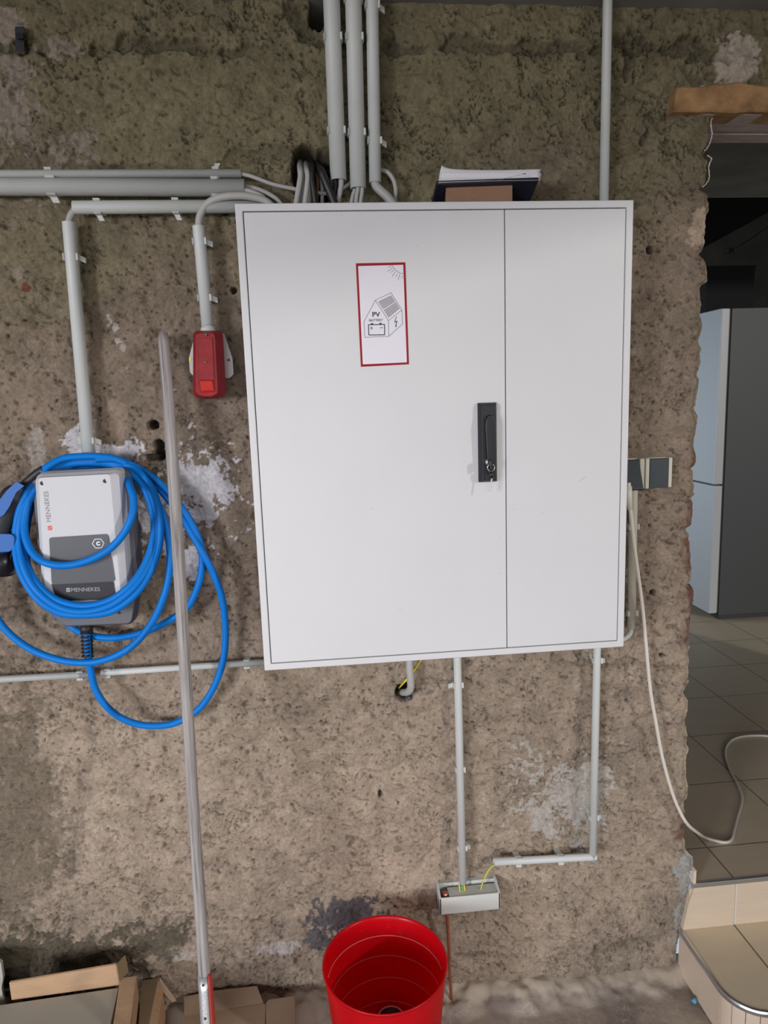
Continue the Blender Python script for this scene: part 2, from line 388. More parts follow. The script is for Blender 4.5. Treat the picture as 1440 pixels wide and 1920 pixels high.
def worley(x, z, s, seed):
    x = x / s; z = z / s; ix = np.floor(x); iz = np.floor(z); best = np.full(x.shape, 9.0); cid = np.zeros(x.shape)
    for i in (-1, 0, 1):
        for j in (-1, 0, 1):
            cx = ix + i + hsh(ix + i, iz + j, seed); cz = iz + j + hsh(ix + i, iz + j, seed + 9)
            d = np.hypot(x - cx, z - cz); q = hsh(ix + i, iz + j, seed + 5)
            cid = np.where(d < best, q, cid); best = np.minimum(best, d)
    return best, cid
def blob(x, z, cx, cz, rx, rz):
    return 1 - np.sqrt(((x - cx) / rx) ** 2 + ((z - cz) / rz) ** 2)
def sst(a, b, t):
    t = np.clip((t - a) / (b - a), 0, 1); return t * t * (3 - 2 * t)
def pxz(u, v):
    p = at(u, v, y=0); return p.x, p.z
def seg_d(x, z, a, b):
    ax, az = a; bx, bz = b; dx, dz = bx - ax, bz - az
    t = np.clip(((x - ax) * dx + (z - az) * dz) / (dx * dx + dz * dz), 0, 1)
    return np.hypot(x - ax - t * dx, z - az - t * dz)

# ------------------------------------------------------------------ the rendered stone wall
LINT = 2.167                                  # underside of the lintel
def relief(x, z):
    """signed relief (towards the room is positive, metres) and the colour of the wall at (x, z)"""
    wx = x + fbm(x, z, 0.04, 50, 3) * 0.008; wz = z + fbm(x, z, 0.04, 60, 3) * 0.008
    h = fbm(x, z, 0.45, 1, 2) * 0.020 + fbm(wx, wz * 1.3, 0.10, 11, 2) * 0.007
    h = h + fbm(wx, wz * 1.2, 0.030, 31, 4, 0.62) * 0.0085
    low = sst(1.05, 0.85, z)
    rough = 1 + 0.9 * sst(0.78, 0.9, x) * sst(0.5, 0.9, z)
    h = h + fbm(wx, wz, 0.022, 35, 3, 0.6) * 0.0075 * (rough - 1)
    sl = 0.45 * wx + wz                      # trowel strokes run slightly downhill
    h = h + low * (fbm(wx * 0.6, sl * 1.8, 0.05, 81, 3) * 0.010)
    # thin crumbled creases, only here and there
    here = sst(-0.12, 0.25, fbm(x, z, 0.07, 25, 3))
    cr = sst(0.055, 0.0, np.abs(fbm(wx + 0.5 * wz, wz, 0.030, 21, 4, 0.6))) * here
    upz = sst(1.85, 2.05, z); cr = np.clip(cr * (1 + 0.6 * upz), 0, 1.3)
    h = h - cr * 0.0045
    d, c = worley(wx, wz, 0.013, 41)
    pit = np.where(c > 0.90, sst(0.34, 0.08, d), 0); h = h - pit * 0.004
    # base colour
    big = fbm(x, z, 0.3, 71, 4)
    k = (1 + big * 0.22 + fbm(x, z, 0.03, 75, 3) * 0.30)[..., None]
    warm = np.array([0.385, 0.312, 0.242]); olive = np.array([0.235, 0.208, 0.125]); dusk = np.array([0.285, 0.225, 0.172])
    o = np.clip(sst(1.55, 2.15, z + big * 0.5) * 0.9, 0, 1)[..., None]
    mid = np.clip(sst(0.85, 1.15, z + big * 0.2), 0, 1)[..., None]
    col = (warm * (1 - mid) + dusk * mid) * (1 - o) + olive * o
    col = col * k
    col = col * (1 - 0.55 * pit[..., None])
    por = np.clip(sst(-0.30, -0.48, fbm(wx + 0.4 * wz, wz * 1.3, 0.0125, 91, 3)), 0, 1)
    h = h - por * 0.0035; col = col * (1 - 0.40 * por[..., None]) * (1 - 0.42 * cr[..., None])
    fine = fbm(x, z, 0.02, 101, 3); vfine = fbm(x, z, 0.007, 105, 2); mdn = fbm(x, z, 0.10, 111, 4)
    def put(mask, c, dh=0.0):
        nonlocal col, h
        mk = np.clip(mask, 0, 1)[..., None]; col = col * (1 - mk) + np.array(c) * mk; h = h + np.clip(mask, 0, 1) * dh
    def patch(u, v, ru, rv, c, edge=0.5, thr=0.30, dh=0.0, amt=1.0, soft=0.04):
        cx, cz = pxz(u, v); rx = ru * 0.00125; rz = rv * 0.00122
        t = blob(x, z, cx, cz, rx, rz) + mdn * edge * 1.5 + fine * edge * 1.1 + vfine * edge * 0.9
        put(sst(thr - soft, thr + soft, t) * amt, c, dh)
    MO = (0.40, 0.395, 0.375)
    for u, v, ru, rv in ((1290, 1622, 30, 40), (1286, 1665, 24, 46), (1276, 1715, 14, 50), (1270, 1775, 11, 60)):
        patch(u, v, ru, rv, MO, 0.5, 0.12, 0.002)
    # remains of white paint
    WH = (0.68, 0.66, 0.69)
    patch(365, 910, 95, 115, WH, 0.55, 0.28)
    patch(300, 955, 70, 90, WH, 0.5, 0.25)
    patch(225, 845, 52, 36, WH, 0.6, 0.22); patch(150, 832, 26, 26, WH, 0.7, 0.25)
    patch(70, 845, 12, 42, (0.38, 0.34, 0.30), 0.6, 0.2); patch(350, 1045, 26, 30, WH, 0.8, 0.2)
    patch(30, 215, 75, 85, (0.34, 0.29, 0.24), 0.75, 0.22, -0.003)
    patch(85, 280, 60, 40, (0.32, 0.27, 0.22), 0.8, 0.25, -0.003)
    patch(12, 45, 36, 34, (0.38, 0.32, 0.26), 0.4, 0.2)
    patch(1390, 112, 44, 44, (0.52, 0.45, 0.37), 0.5, 0.25, 0.003); patch(1388, 140, 12, 26, (0.52, 0.45, 0.37), 0.3, 0.15, 0.002)
    patch(1065, 1480, 90, 85, (0.50, 0.47, 0.43), 1.5, 0.62, 0, 0.8); patch(1090, 1580, 50, 50, (0.46, 0.43, 0.39), 1.4, 0.6, 0, 0.7)
    patch(520, 1782, 60, 14, (0.46, 0.42, 0.39), 0.6, 0.3); patch(340, 1795, 60, 12, (0.44, 0.40, 0.36), 0.5, 0.25)
    patch(1312, 430, 22, 40, (0.46, 0.36, 0.28), 0.5, 0.3, 0.002)
    patch(50, 541, 13, 13, (0.22, 0.09, 0.06), 0.3, 0.1); patch(36, 520, 12, 14, (0.36, 0.30, 0.24), 0.5, 0.2)
    for q_ in ((202, 590), (206, 604), (214, 618), (222, 636), (232, 655), (238, 690), (243, 745), (190, 860), (330, 838), (392, 858)):
        patch(q_[0], q_[1], 7, 10, (0.52, 0.47, 0.42), 0.9, 0.35)
    # dark mortar beside the bucket, darker brown corner low on the left
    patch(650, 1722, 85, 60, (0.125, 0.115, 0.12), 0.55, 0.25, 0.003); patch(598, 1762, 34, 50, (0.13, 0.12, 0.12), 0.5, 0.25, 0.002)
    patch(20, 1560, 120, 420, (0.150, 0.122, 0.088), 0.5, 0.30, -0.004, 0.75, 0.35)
    patch(90, 1790, 330, 95, (0.090, 0.078, 0.054), 0.5, 0.33, -0.004, 0.85, 0.22)  # shadow band by the cartons, painted into the wall colour
    # open joints between the stones, high on the wall
    def joint(pts, wd, dp, sh=0.5):
        P = [pxz(*p) for p in pts]; dd = np.full(x.shape, 9.0)
        for a, b in zip(P[:-1], P[1:]): dd = np.minimum(dd, seg_d(x + fine * 0.02, z + mdn * 0.03, a, b))
        mk = sst(wd, wd * 0.35, dd + mdn * wd * 1.6 + fine * wd * 1.1); h[...] -= mk * dp; put(mk * sh, (0.07, 0.062, 0.045))
    joint([(-60, 88), (140, 82), (300, 86), (455, 92)], 0.016, 0.014, 0.45)
    joint([(730, 92), (850, 92), (980, 92), (1120, 90)], 0.015, 0.013, 0.45)
    joint([(1150, 70), (1290, 92), (1375, 105)], 0.022, 0.016, 0.5); joint([(1178, 96), (1182, 140)], 0.014, 0.016, 0.5)
    joint([(560, 30), (580, 70), (660, 80)], 0.020, 0.014, 0.5)
    joint([(1215, 225), (1212, 262)], 0.010, 0.012, 0.5); joint([(0, 312), (250, 308), (540, 300)], 0.010, 0.006, 0.3)
    joint([(1285, 120), (1320, 160)], 0.012, 0.008, 0.4)
    joint([(1035, 1245), (1290, 1255)], 0.007, 0.005, 0.25); joint([(860, 1790), (1010, 1788), (1240, 1765)], 0.008, 0.006, 0.3)
    # drilled and broken holes
    def hole(u, v, ru, rv, dp=0.075, ragged=0.25):
        cx, cz = pxz(u, v); t = blob(x, z, cx, cz, ru * 0.00125, rv * 0.00122) + fine * ragged
        mk = sst(0.0, 0.18, t); h[...] = h * (1 - mk) - mk * dp; put(mk * 0.8, (0.035, 0.03, 0.027))  # shade inside each hole is painted in as a near-black tint
    hole(286, 797, 11, 9, ragged=0.05); hole(296, 835, 10, 11, ragged=0.04); hole(297, 853, 12, 13, ragged=0.04); hole(283, 858, 14, 7, 0.03, 0.1)
    hole(572, 290, 24, 20, 0.09); hole(588, 308, 38, 28, 0.10); hole(596, 335, 36, 40, 0.10); hole(572, 322, 22, 40, 0.09)
    hole(598, 20, 16, 34, 0.09, 0.3); hole(594, 38, 14, 16, 0.08)
    hole(760, 1296, 19, 22, 0.05, 0.3); hole(437, 543, 6, 7, 0.03, 0.1)
    hole(713, 1490, 5, 8, 0.015); hole(1223, 1110, 7, 6, 0.02); hole(1240, 1228, 6, 5, 0.015); hole(1216, 470, 6, 8, 0.015)
    return h, col

EDGE = [(215,1335),(235,1333),(255,1334),(268,1330),(280,1322),(286,1320),(292,1326),(298,1333),(312,1329),(330,1329),(340,1326),(350,1316),(353,1313),(356,1322),(362,1331),(375,1333),(395,1332),(405,1327),(430,1327),(450,1324),(462,1322),(470,1316),(475,1311),(480,1316),(490,1324),(505,1328),(520,1328),(528,1326),(534,1316),(540,1314),(550,1316),(570,1319),(590,1314),(596,1318),(620,1318),(640,1313),(655,1318),(680,1316),(705,1309),(712,1313),(735,1311),(760,1308),(765,1303),(780,1308),(800,1307),(816,1306),(834,1302),(848,1304),(865,1308),(874,1306),(878,1298),(886,1302),(904,1304),(928,1304),(935,1298),(948,1303),(967,1302),(986,1299),(991,1290),(1008,1295),(1034,1297),(1060,1298),(1089,1299),(1097,1291),(1107,1298),(1123,1301),(1139,1299),(1149,1296),(1185,1296),(1201,1295),(1217,1296),(1224,1291),(1243,1295),(1266,1295),(1282,1294),(1302,1284),(1316,1294),(1334,1294),(1355,1287),(1376,1293),(1397,1290),(1405,1294),(1425,1289),(1460,1290),(1473,1293),(1501,1292),(1507,1286),(1529,1287),(1585,1286),(1596,1288),(1611,1302),(1625,1303),(1650,1303),(1668,1296),(1712,1284),(1742,1277),(1815,1269),(1900,1262)]
EZ = np.array([at(u, v, y=0.0).z for v, u in EDGE])[::-1]; EX = np.array([at(u, v, y=0.0).x for v, u in EDGE])[::-1]
def edge_x(z):
    """right-hand edge of the wall at the doorway: the broken courses measured along its height"""
    return np.interp(z, EZ, EX) + fbm(z * 0 + 7.1, z, 0.012, 141, 3) * 0.004
def edge_tint(z):
    """where bare brick shows in the broken edge"""
    t = np.zeros(np.shape(z))
    for v0, v1 in ((846, 878), (938, 990), (1008, 1060), (1098, 1150), (1160, 1205), (1525, 1575), (1060, 1075), (405, 425)):
        za, zb = at(1295, v1, y=0).z, at(1295, v0, y=0).z; t = np.maximum(t, sst(za - .004, za + .004, z) * sst(zb + .004, zb - .004, z))
    return t

def np_mesh(name, X, Y, Z, C, material):
    nr, nc = X.shape
    co = np.stack([X, Y, Z], -1).reshape(-1, 3)
    i = np.arange(nr * nc).reshape(nr, nc)
    q = np.stack([i[:-1, :-1], i[:-1, 1:], i[1:, 1:], i[1:, :-1]], -1).reshape(-1, 4)
    return co, q, np.concatenate([C.reshape(-1, 3), np.ones((nr * nc, 1))], 1)
def build_wall():
    parts = []
    # left piece: fine where the picture looks, coarse beyond
    s = np.concatenate([np.linspace(-3.0, -0.93, 60)[:-1], np.linspace(-0.93, 1.043, 790)])
    zz = np.concatenate([np.linspace(-0.02, LINT, 870)[:-1], np.linspace(LINT, 2.42, 86)])
    Xb, Zb = np.meshgrid(s, zz)
    ex = np.where(zz < LINT, edge_x(zz), 1.043)
    wgt = sst(0.90, 1.043, Xb)
    X = Xb + wgt * (ex[:, None] - 1.043)
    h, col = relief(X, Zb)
    far = sst(-0.93, -1.2, X); h = h * (1 - far) + fbm(X, Zb, 0.3, 5, 2) * 0.02 * far
    dist = ex[:, None] - X                    # distance from the broken edge
    rnd = np.where(Zb < LINT, sst(0.020, 0.0, dist), 0)
    h = h * (1 - 0.6 * rnd) - rnd * 0.010
    near = sst(0.035, 0.004, dist + fbm(X, Zb, 0.02, 171, 2) * 0.03) * np.where((Zb < LINT - 0.25), 1, 0) * edge_tint(Zb)
    col = col * (1 - near[..., None] * 0.8) + np.array([0.16, 0.075, 0.06]) * near[..., None] * 0.8
    parts.append(np_mesh('', X, -h, Zb, col, None))
    # jamb: turns back from the broken edge
    t = np.linspace(0, 0.30, 40); T, ZJ = np.meshgrid(t, zz[zz <= LINT + 1e-6])
    exj = edge_x(ZJ)
    nj = fbm(T + 5, ZJ, 0.05, 181, 4) * 0.03 * sst(0, 0.03, T)
    XJ = exj + nj - sst(0, 0.02, T) * 0.0; hj = h[:len(ZJ), -1][:, None]
    YJ = -hj * sst(0.03, 0, T) + T
    cj = np.ones(T.shape + (3,)) * np.array([0.26, 0.21, 0.17]); bt = edge_tint(ZJ)[..., None]; cj = cj * (1 - bt) + np.array([0.17, 0.08, 0.06]) * bt
    cj = cj * (1 + fbm(T, ZJ, 0.04, 191, 3)[..., None] * 0.6)
    parts.append(np_mesh('', XJ, YJ, ZJ, cj, None))
    # above the doorway
    xs = np.linspace(1.043, 2.6, 420); z2 = np.linspace(LINT, 2.42, 86); X2, Z2 = np.meshgrid(xs, z2)
    h2, c2 = relief(X2, Z2)
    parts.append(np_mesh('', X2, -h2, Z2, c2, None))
    # back of the wall and underside, so that it is solid
    co = []; fa = []; cc = []; k = 0
    for a, b, c in parts: co.append(a); fa.append(b + k); cc.append(c); k += len(a)
    co = np.concatenate(co); fa = np.concatenate(fa); cc = np.concatenate(cc)
    me = bpy.data.meshes.new('wall_back'); me.vertices.add(len(co)); me.vertices.foreach_set('co', co.ravel())
    me.loops.add(fa.size); me.loops.foreach_set('vertex_index', fa.ravel().astype(np.int32))
    me.polygons.add(len(fa)); me.polygons.foreach_set('loop_start', np.arange(0, fa.size, 4, dtype=np.int32))
    me.update(calc_edges=True); me.validate()
    me.polygons.foreach_set('use_smooth', np.ones(len(fa), bool))
    at_ = me.color_attributes.new('tone', 'FLOAT_COLOR', 'POINT'); at_.data.foreach_set('color', cc.ravel())
    me.materials.append(M['render'])
    o = bpy.data.objects.new('wall_back', me); COL.objects.link(o); OFF[o] = Vector((0, 0, 0))
    return struct(o)
build_wall()
# far face and core of the same wall, seen only from the other room
struct(G().box((-3.0, 1.0), (0.10, 0.30), (-0.02, 2.42)).make('wall_back_core', M['backwall']))
struct(G().box((1.043, 2.9), (0.17, 0.30), (LINT + 0.05, 2.42)).make('wall_back_header', M['soffit']))

# ------------------------------------------------------------------ garage shell
g = G().box((-3.12, -3.0), (-0.9, 0.02), (-0.02, 2.385)).box((-3.12, -3.0), (-5.1, -4.9), (-0.02, 2.385)).box((-3.12, -3.0), (-4.9, -0.9), (2.10, 2.385))
struct(g.make('wall_left', M['garage']))
g = G().box((2.6, 2.72), (-1.0, 0.02), (-0.02, 2.385)).box((2.6, 2.72), (-5.1, -3.6), (-0.02, 2.385)).box((2.6, 2.72), (-3.6, -1.0), (-0.02, 1.15))
struct(g.make('wall_right', M['garage']))
struct(G().box((1.98, 2.9), (0.0, 0.30), (-0.02, 2.42)).make('wall_back_right', M['garage']))
g = G().box((-3.12, -2.3), (-5.2, -5.0), (-0.02, 2.385)).box((1.7, 2.72), (-5.2, -5.0), (-0.02, 2.385)).box((-2.3, 1.7), (-5.2, -5.0), (2.05, 2.385))
struct(g.make('wall_front', M['garage']))
struct(G().box((-3.12, 2.9), (-5.2, -0.10), (2.385, 2.48)).make('ceiling', M['ceiling']))
struct(G().box((-3.12, 2.9), (-0.10, 0.10), (2.383, 2.48)).make('ceiling_edge', M['backwall']))
struct(G().box((-14, -3.12), (-5.2, 3), (-0.10, -0.021)).make('floor_yard', M['concrete']))
struct(G().box((-14, 12), (-22, -5.2), (-0.10, -0.021)).make('floor_forecourt', M['concrete']))
# unseen panel below the ceiling, added to shade the upper wall and cabinet
struct(G().box((-1.7, 2.5), (-4.9, -1.45), (2.29, 2.33)).make('light_block_panel', M['blockpanel']))
# garage floor: a low ramp of mortar runs along the foot of the wall
xs = np.concatenate([np.linspace(-3, -0.9, 20)[:-1], np.linspace(-0.9, 1.3, 330), np.linspace(1.3, 2.6, 14)[1:]])
ys = np.concatenate([np.linspace(-5.2, -0.6, 20)[:-1], np.linspace(-0.6, 0.03, 110)])
X, Y = np.meshgrid(xs, ys)
hz = fbm(X, Y, 0.2, 201, 4) * 0.003 * sst(-1.2, -0.4, Y)
fil = sst(-0.085, -0.005, Y + fbm(X, Y, 0.06, 211, 4) * 0.05)
hz = hz + fil * (0.022 + 0.035 * sst(0.9, -0.2, X)) * (1 + fbm(X, Y, 0.03, 221, 3) * 0.35)
verts = np.stack([X, Y, hz], -1).reshape(-1, 3); nc = X.shape[1]; nr = X.shape[0]
ii = np.arange(nr * nc).reshape(nr, nc); fq = np.stack([ii[:-1, :-1], ii[:-1, 1:], ii[1:, 1:], ii[1:, :-1]], -1).reshape(-1, 4)
fo = geo('floor', verts.tolist(), fq.tolist(), M['concrete'], smooth=True, base=(0, 0, 0)); struct(fo)

# ------------------------------------------------------------------ the tiled steps and the room behind the doorway
PZ, TZ = 0.262, 0.127
g = G().box((1.070, 4.6), (0.004, 4.6), (PZ - 0.05, PZ)); struct(g.make('floor_back_room', M['tile_floor'], base=(0, 0, 0)))
rq = [at(1277, 1746, y=-.003), Vector((2.6, -.003, .10)), Vector((2.6, -.003, PZ - .010)), at(1303, 1663, y=-.003), at(1292, 1692, y=-.003)]
rq[0].z = .10; rq[3].z = PZ - .010
struct(G().loft([rq, [p + Vector((0, .023, 0)) for p in rq]]).make('trim_1', M['tile_riser'], base=(0, 0, 0)))        # upper riser
struct(G().box((1.072, 2.6), (-0.006, 0.004), (PZ - 0.012, PZ + 0.0015)).make('trim_2', M['aluminium'], bevel=0.002))   # its metal edge
# lower step with its rounded corner
SX, SY, RC = 1.047, -0.268, 0.085
def step_outline(d):
    o = [(SX - d, 0.01)]
    for k in range(13):
        a = math.pi + (math.pi / 2) * k / 12
        o.append((SX + RC + (RC + d) * math.cos(a), SY + RC + (RC + d) * math.sin(a)))
    return o + [(2.6, SY - d)]
ol = step_outline(0)
full = ol + [(2.6, 0.01)]
struct(G().loft([[Vector((x, y, TZ - 0.012)) for x, y in full], [Vector((x, y, TZ)) for x, y in full]]).make('step_tread', M['tile_tread'], base=(0, 0, 0)))
mm = G()
mid = step_outline(-0.004) + [(2.6, 0.01)]
mm.loft([[Vector((x, y, -0.01)) for x, y in mid], [Vector((x, y, TZ - 0.011)) for x, y in mid]])
struct(mm.make('step_core', M['mortar'], base=(0, 0, 0)))
# riser tiles: one large on the left side, narrow strips round the bend, then plain ones
def arc_pt(s, d):
    """point on the step outline at path length s from the wall"""
    L1 = -(SY + RC)
    if s < L1: return Vector((SX - d, -s, 0))
    s2 = s - L1; La = RC * math.pi / 2
    if s2 < La:
        a = math.pi + s2 / RC; return Vector((SX + RC + (RC + d) * math.cos(a), SY + RC + (RC + d) * math.sin(a), 0))
    return Vector((SX + RC + s2 - La, SY - d, 0))
cuts = [0.0, 0.196, 0.226, 0.256, 0.286, 0.312, 0.61, 0.91]
rt = G()
for a, b in zip(cuts[:-1], cuts[1:]):
    a2, b2 = a + 0.0008, b - 0.0008; ns = 6
    o1 = [arc_pt(a2 + (b2 - a2) * k / ns, 0.003) for k in range(ns + 1)]; i1 = [arc_pt(a2 + (b2 - a2) * k / ns, -0.006) for k in range(ns + 1)]
    lp = o1 + i1[::-1]
    rt.loft([[p + Vector((0, 0, 0.004)) for p in lp], [p + Vector((0, 0, TZ - 0.010)) for p in lp]])
struct(rt.make('step_riser', mat('riser_tile_beige', (0.68, 0.57, 0.455), 0.45, var=0.06, vscale=12), base=(0, 0, 0), bevel=0.0008))
tr = G(); pts = [arc_pt(0.0 + k * 0.9 / 140, 0) for k in range(141)]
loops = []
for i, p in enumerate(pts):
    t = (pts[min(i + 1, 140)] - pts[max(i - 1, 0)]).normalized(); nrm = Vector((t.y, -t.x, 0)); nrm = nrm if nrm.dot(Vector((-1, -1, 0))) > 0 or True else nrm
    out = Vector((t.y, -t.x, 0)); 
    if (p + out - Vector((1.5, 0, 0))).length < (p - out - Vector((1.5, 0, 0))).length: out = -out
    z = TZ
    loops.append([p + out * 0.0055 + Vector((0, 0, z - 0.011)), p + out * 0.0055 + Vector((0, 0, z - 0.003)), p + out * 0.003 + Vector((0, 0, z + 0.0012)), p - out * 0.003 + Vector((0, 0, z + 0.0012)), p - out * 0.003 + Vector((0, 0, z - 0.011))])
tr.loft(loops)
struct(tr.make('trim_3', M['aluminium'], base=(0, 0, 0)))
# mortar that fills the joint between wall and steps, and the skirting tile on the jamb
def mortar(name, px, y0, y1, seed, material, amp=0.005):
    rnd = random.Random(seed); P = [at(u, v, y=0) for u, v in px]
    fine = []
    for i in range(len(P)):
        a, b = P[i], P[(i + 1) % len(P)]; n = max(2, int((b - a).length / 0.006))
        for k in range(n): fine.append(a.lerp(b, k / n))
    lp0 = [Vector((p.x, y0, p.z)) for p in fine]; lp1 = [Vector((p.x + rnd.uniform(-amp, amp), y1, p.z + rnd.uniform(-amp, amp))) for p in fine]
    c = sum(lp1, Vector()) / len(lp1); lp2 = [p.lerp(c, 0.22) + Vector((0, -0.004 + rnd.uniform(-.002, .002), 0)) for p in lp1]
    return struct(G().loft([lp0, lp1, lp2]).make(name, material, smooth=True))
sk = [(1.084, -0.004), (1.0775, -0.004)]
a0 = at(1306, 1612, y=-0.004); 
g = G(); g.loft([[Vector((1.076, y, PZ)), Vector((1.084, y, PZ)), Vector((1.084, y, PZ + 0.040)), Vector((1.076, y, PZ + 0.044 if y > 0 else PZ + 0.034))] for y in (-0.004, 0.02, 0.24)])
struct(g.make('baseboard_doorway', M['tile_riser'], bevel=0.001))
struct(G().box((1.03, 1.078), (0.002, 0.26), (PZ - 0.02, PZ + 0.036)).make('baseboard_doorway_mortar', M['mortar']))

# the room behind
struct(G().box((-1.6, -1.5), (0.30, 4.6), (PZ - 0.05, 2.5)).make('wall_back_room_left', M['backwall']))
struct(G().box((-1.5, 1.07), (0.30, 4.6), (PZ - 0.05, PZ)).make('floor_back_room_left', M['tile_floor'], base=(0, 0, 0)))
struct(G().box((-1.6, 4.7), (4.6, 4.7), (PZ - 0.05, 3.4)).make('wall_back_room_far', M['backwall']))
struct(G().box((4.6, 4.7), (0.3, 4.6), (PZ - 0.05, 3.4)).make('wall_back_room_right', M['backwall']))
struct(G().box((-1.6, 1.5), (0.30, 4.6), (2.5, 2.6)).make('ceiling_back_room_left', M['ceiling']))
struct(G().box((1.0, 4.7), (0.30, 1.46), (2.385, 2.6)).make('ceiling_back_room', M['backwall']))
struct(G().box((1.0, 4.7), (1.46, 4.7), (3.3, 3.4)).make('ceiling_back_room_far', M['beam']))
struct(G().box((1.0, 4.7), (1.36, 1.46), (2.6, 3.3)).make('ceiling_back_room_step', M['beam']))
# lintel: board across the face and the concrete beam behind it
lt = at(1270, 160, y=-0.014); lb = at(1262, 210, y=-0.014)
L = G(); rnd = random.Random(5); nx = 46; x0, x1 = lb.x, 2.3; top = []; loopsL = []
for i in range(nx + 1):
    t = i / nx; x = x0 + (x1 - x0) * t
    zt = lt.z + 0.004 * math.sin(x * 31) + rnd.uniform(-.002, .002) + (0.006 if t > .1 else 0); zb = lb.z + rnd.uniform(-.0012, .0012)
    xa = x + (0.008 if i == 0 else 0)
    loopsL.append([Vector((x, 0.05, zb)), Vector((x, -0.013, zb)), Vector((x, -0.016, zb + 0.003)), Vector((xa, -0.016 + rnd.uniform(-.002, .002), (zt + zb) / 2)), Vector((xa, -0.016, zt - 0.004)), Vector((xa, -0.012, zt)), Vector((xa, 0.05, zt))])
L.loft(loopsL)
tag(L.make('lintel_board', M['lintel']), 'rough orange-brown wooden lintel board over the doorway', 'lintel')
struct(G().box((1.02, 2.6), (0.0, 0.098), (LINT, LINT + 0.06)).make('trim_6', M['soffit']))
struct(G().box((1.02, 2.6), (0.118, 0.172), (LINT, LINT + 0.06)).make('trim_7', M['soffit']))
struct(G().box((1.02, 2.6), (0.098, 0.118), (LINT + 0.03, LINT + 0.06)).make('trim_8', M['beam']))
# white plaster line on the broken edge of the wall
def edge_line(name, px, r):
    P = [at(u, v, y=0.004) for u, v in px]; P = [Vector((p.x, 0.002, p.z)) for p in crom(P, 6)]; rnd = random.Random(len(px))
    return struct(G().tube([p + Vector((rnd.uniform(-.001, .001), 0, 0)) for p in P], [r * rnd.uniform(0.6, 1.3) for _ in P], 7).make(name, M['whitemortar'], smooth=True))
edge_line('trim_9', [(1334, 222), (1332, 235), (1334, 252), (1331, 266), (1325, 278), (1320, 284)], 0.0014)
edge_line('trim_10', [(1325, 292), (1333, 298), (1328, 312), (1329, 332), (1324, 344), (1316, 352)], 0.0015)
# fridge: its door faces left
fr = thing('fridge', 'tall white two-door fridge in the dark room beyond the doorway', 'fridge', (2.65, 2.33, PZ))
FZ = 1.982
for zz0, zz1, nm in ((PZ + 0.045, 1.036, 'lower'), (1.044, FZ, 'upper')):
    d = G().box((2.286, 2.335), (2.01, 2.61), (zz0, zz1)).make('door', M['fridge'], fr, bevel=0.006)
G().box((2.335, 2.343), (2.016, 2.604), (PZ + 0.05, FZ - 0.006)).make('gasket', M['gasket'], fr)
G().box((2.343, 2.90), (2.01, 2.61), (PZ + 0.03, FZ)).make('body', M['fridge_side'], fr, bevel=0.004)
G().box((2.36, 2.88), (2.03, 2.59), (PZ, PZ + 0.03)).make('plinth', M['gasket'], fr)
b0 = thing('storage_box', 'black box standing on top of the fridge', 'box', (2.55, 2.42, FZ))
G().box((2.446, 2.745), (2.452, 2.60), (FZ, 2.25)).make('box_body', M['darkbox'], b0, bevel=0.003)
G().box((2.443, 2.748), (2.449, 2.603), (2.245, 2.275)).make('lid', M['darkbox'], b0, bevel=0.003)
# stair underside and a sagging wire in the back room
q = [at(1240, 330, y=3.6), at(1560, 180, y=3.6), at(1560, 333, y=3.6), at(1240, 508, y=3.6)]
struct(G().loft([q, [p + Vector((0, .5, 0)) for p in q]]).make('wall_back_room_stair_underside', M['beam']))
ww = crom([at(1366, 471, y=2.7), at(1395, 456, y=2.7), at(1425, 436, y=2.7), at(1460, 410, y=2.7), at(1500, 380, y=2.7)], 6)
wt = thing('hanging_wire', 'thin dark wire hung high across the dark back room', 'wire', ww[0])
G().tube(ww, 0.003, 6).make('wire', M['cable_black'], wt, True)
G().box((ww[0].x - .02, ww[0].x + .02), (2.67, 2.72), (ww[0].z - .015, ww[0].z + .012)).make('hook', M['cable_black'], wt, bevel=.003)

# ------------------------------------------------------------------ pipes on the wall
def clip(parent, p, axis, r, wd=0.014, foot=None):
    """a C-shaped saddle round a pipe whose two lips stay open to the room"""
    axis = Vector(axis).normalized(); out = Vector((0, -1, 0)); side = axis.cross(out).normalized(); out = side.cross(axis).normalized()
    g = G(); r0, r1 = r + 0.0003, r + 0.0032; loops = []
    angs = [math.radians(a) for a in range(52, 309, 16)]
    for e, k in ((-wd / 2, 0), (wd / 2, 1)):
        inn = [p + axis * e + (out * math.cos(a) + side * math.sin(a)) * r0 for a in angs]
        ou = [p + axis * e + (out * math.cos(a) + side * math.sin(a)) * (r1 + (0.003 if a in (angs[0], angs[-1]) else 0)) for a in angs]
        loops.append(ou + inn[::-1])
    g.loft(loops)
    o = g.make('pipe_clip', M['pvc_clip'], parent, bevel=0.0007)
    # the foot that is screwed to the wall
    g = G(); back = p - out * (r + 0.001); h = wd / 2; s = r * 0.62
    a = [back + axis * x + side * y for x, y in ((-h, -s), (h, -s), (h, s), (-h, s))]
    g.loft([a, [v - out * 0.030 for v in a]]); g.make('clip_foot', M['pvc_clip'], o, bevel=0.0007)
    if foot:
        g = G(); c0 = p + side * foot * (r + 0.001) - out * 0.002
        a = [c0 + axis * x + out * y for x, y in ((-h * .8, -0.004), (h * .8, -0.004), (h * .8, 0.003), (-h * .8, 0.003))]
        b = [v + side * foot * 0.012 - out * 0.004 + axis * 0.005 for v in a]
        g.loft([a, b]); g.make('clip_lug', M['pvc_clip'], o, bevel=0.0007)
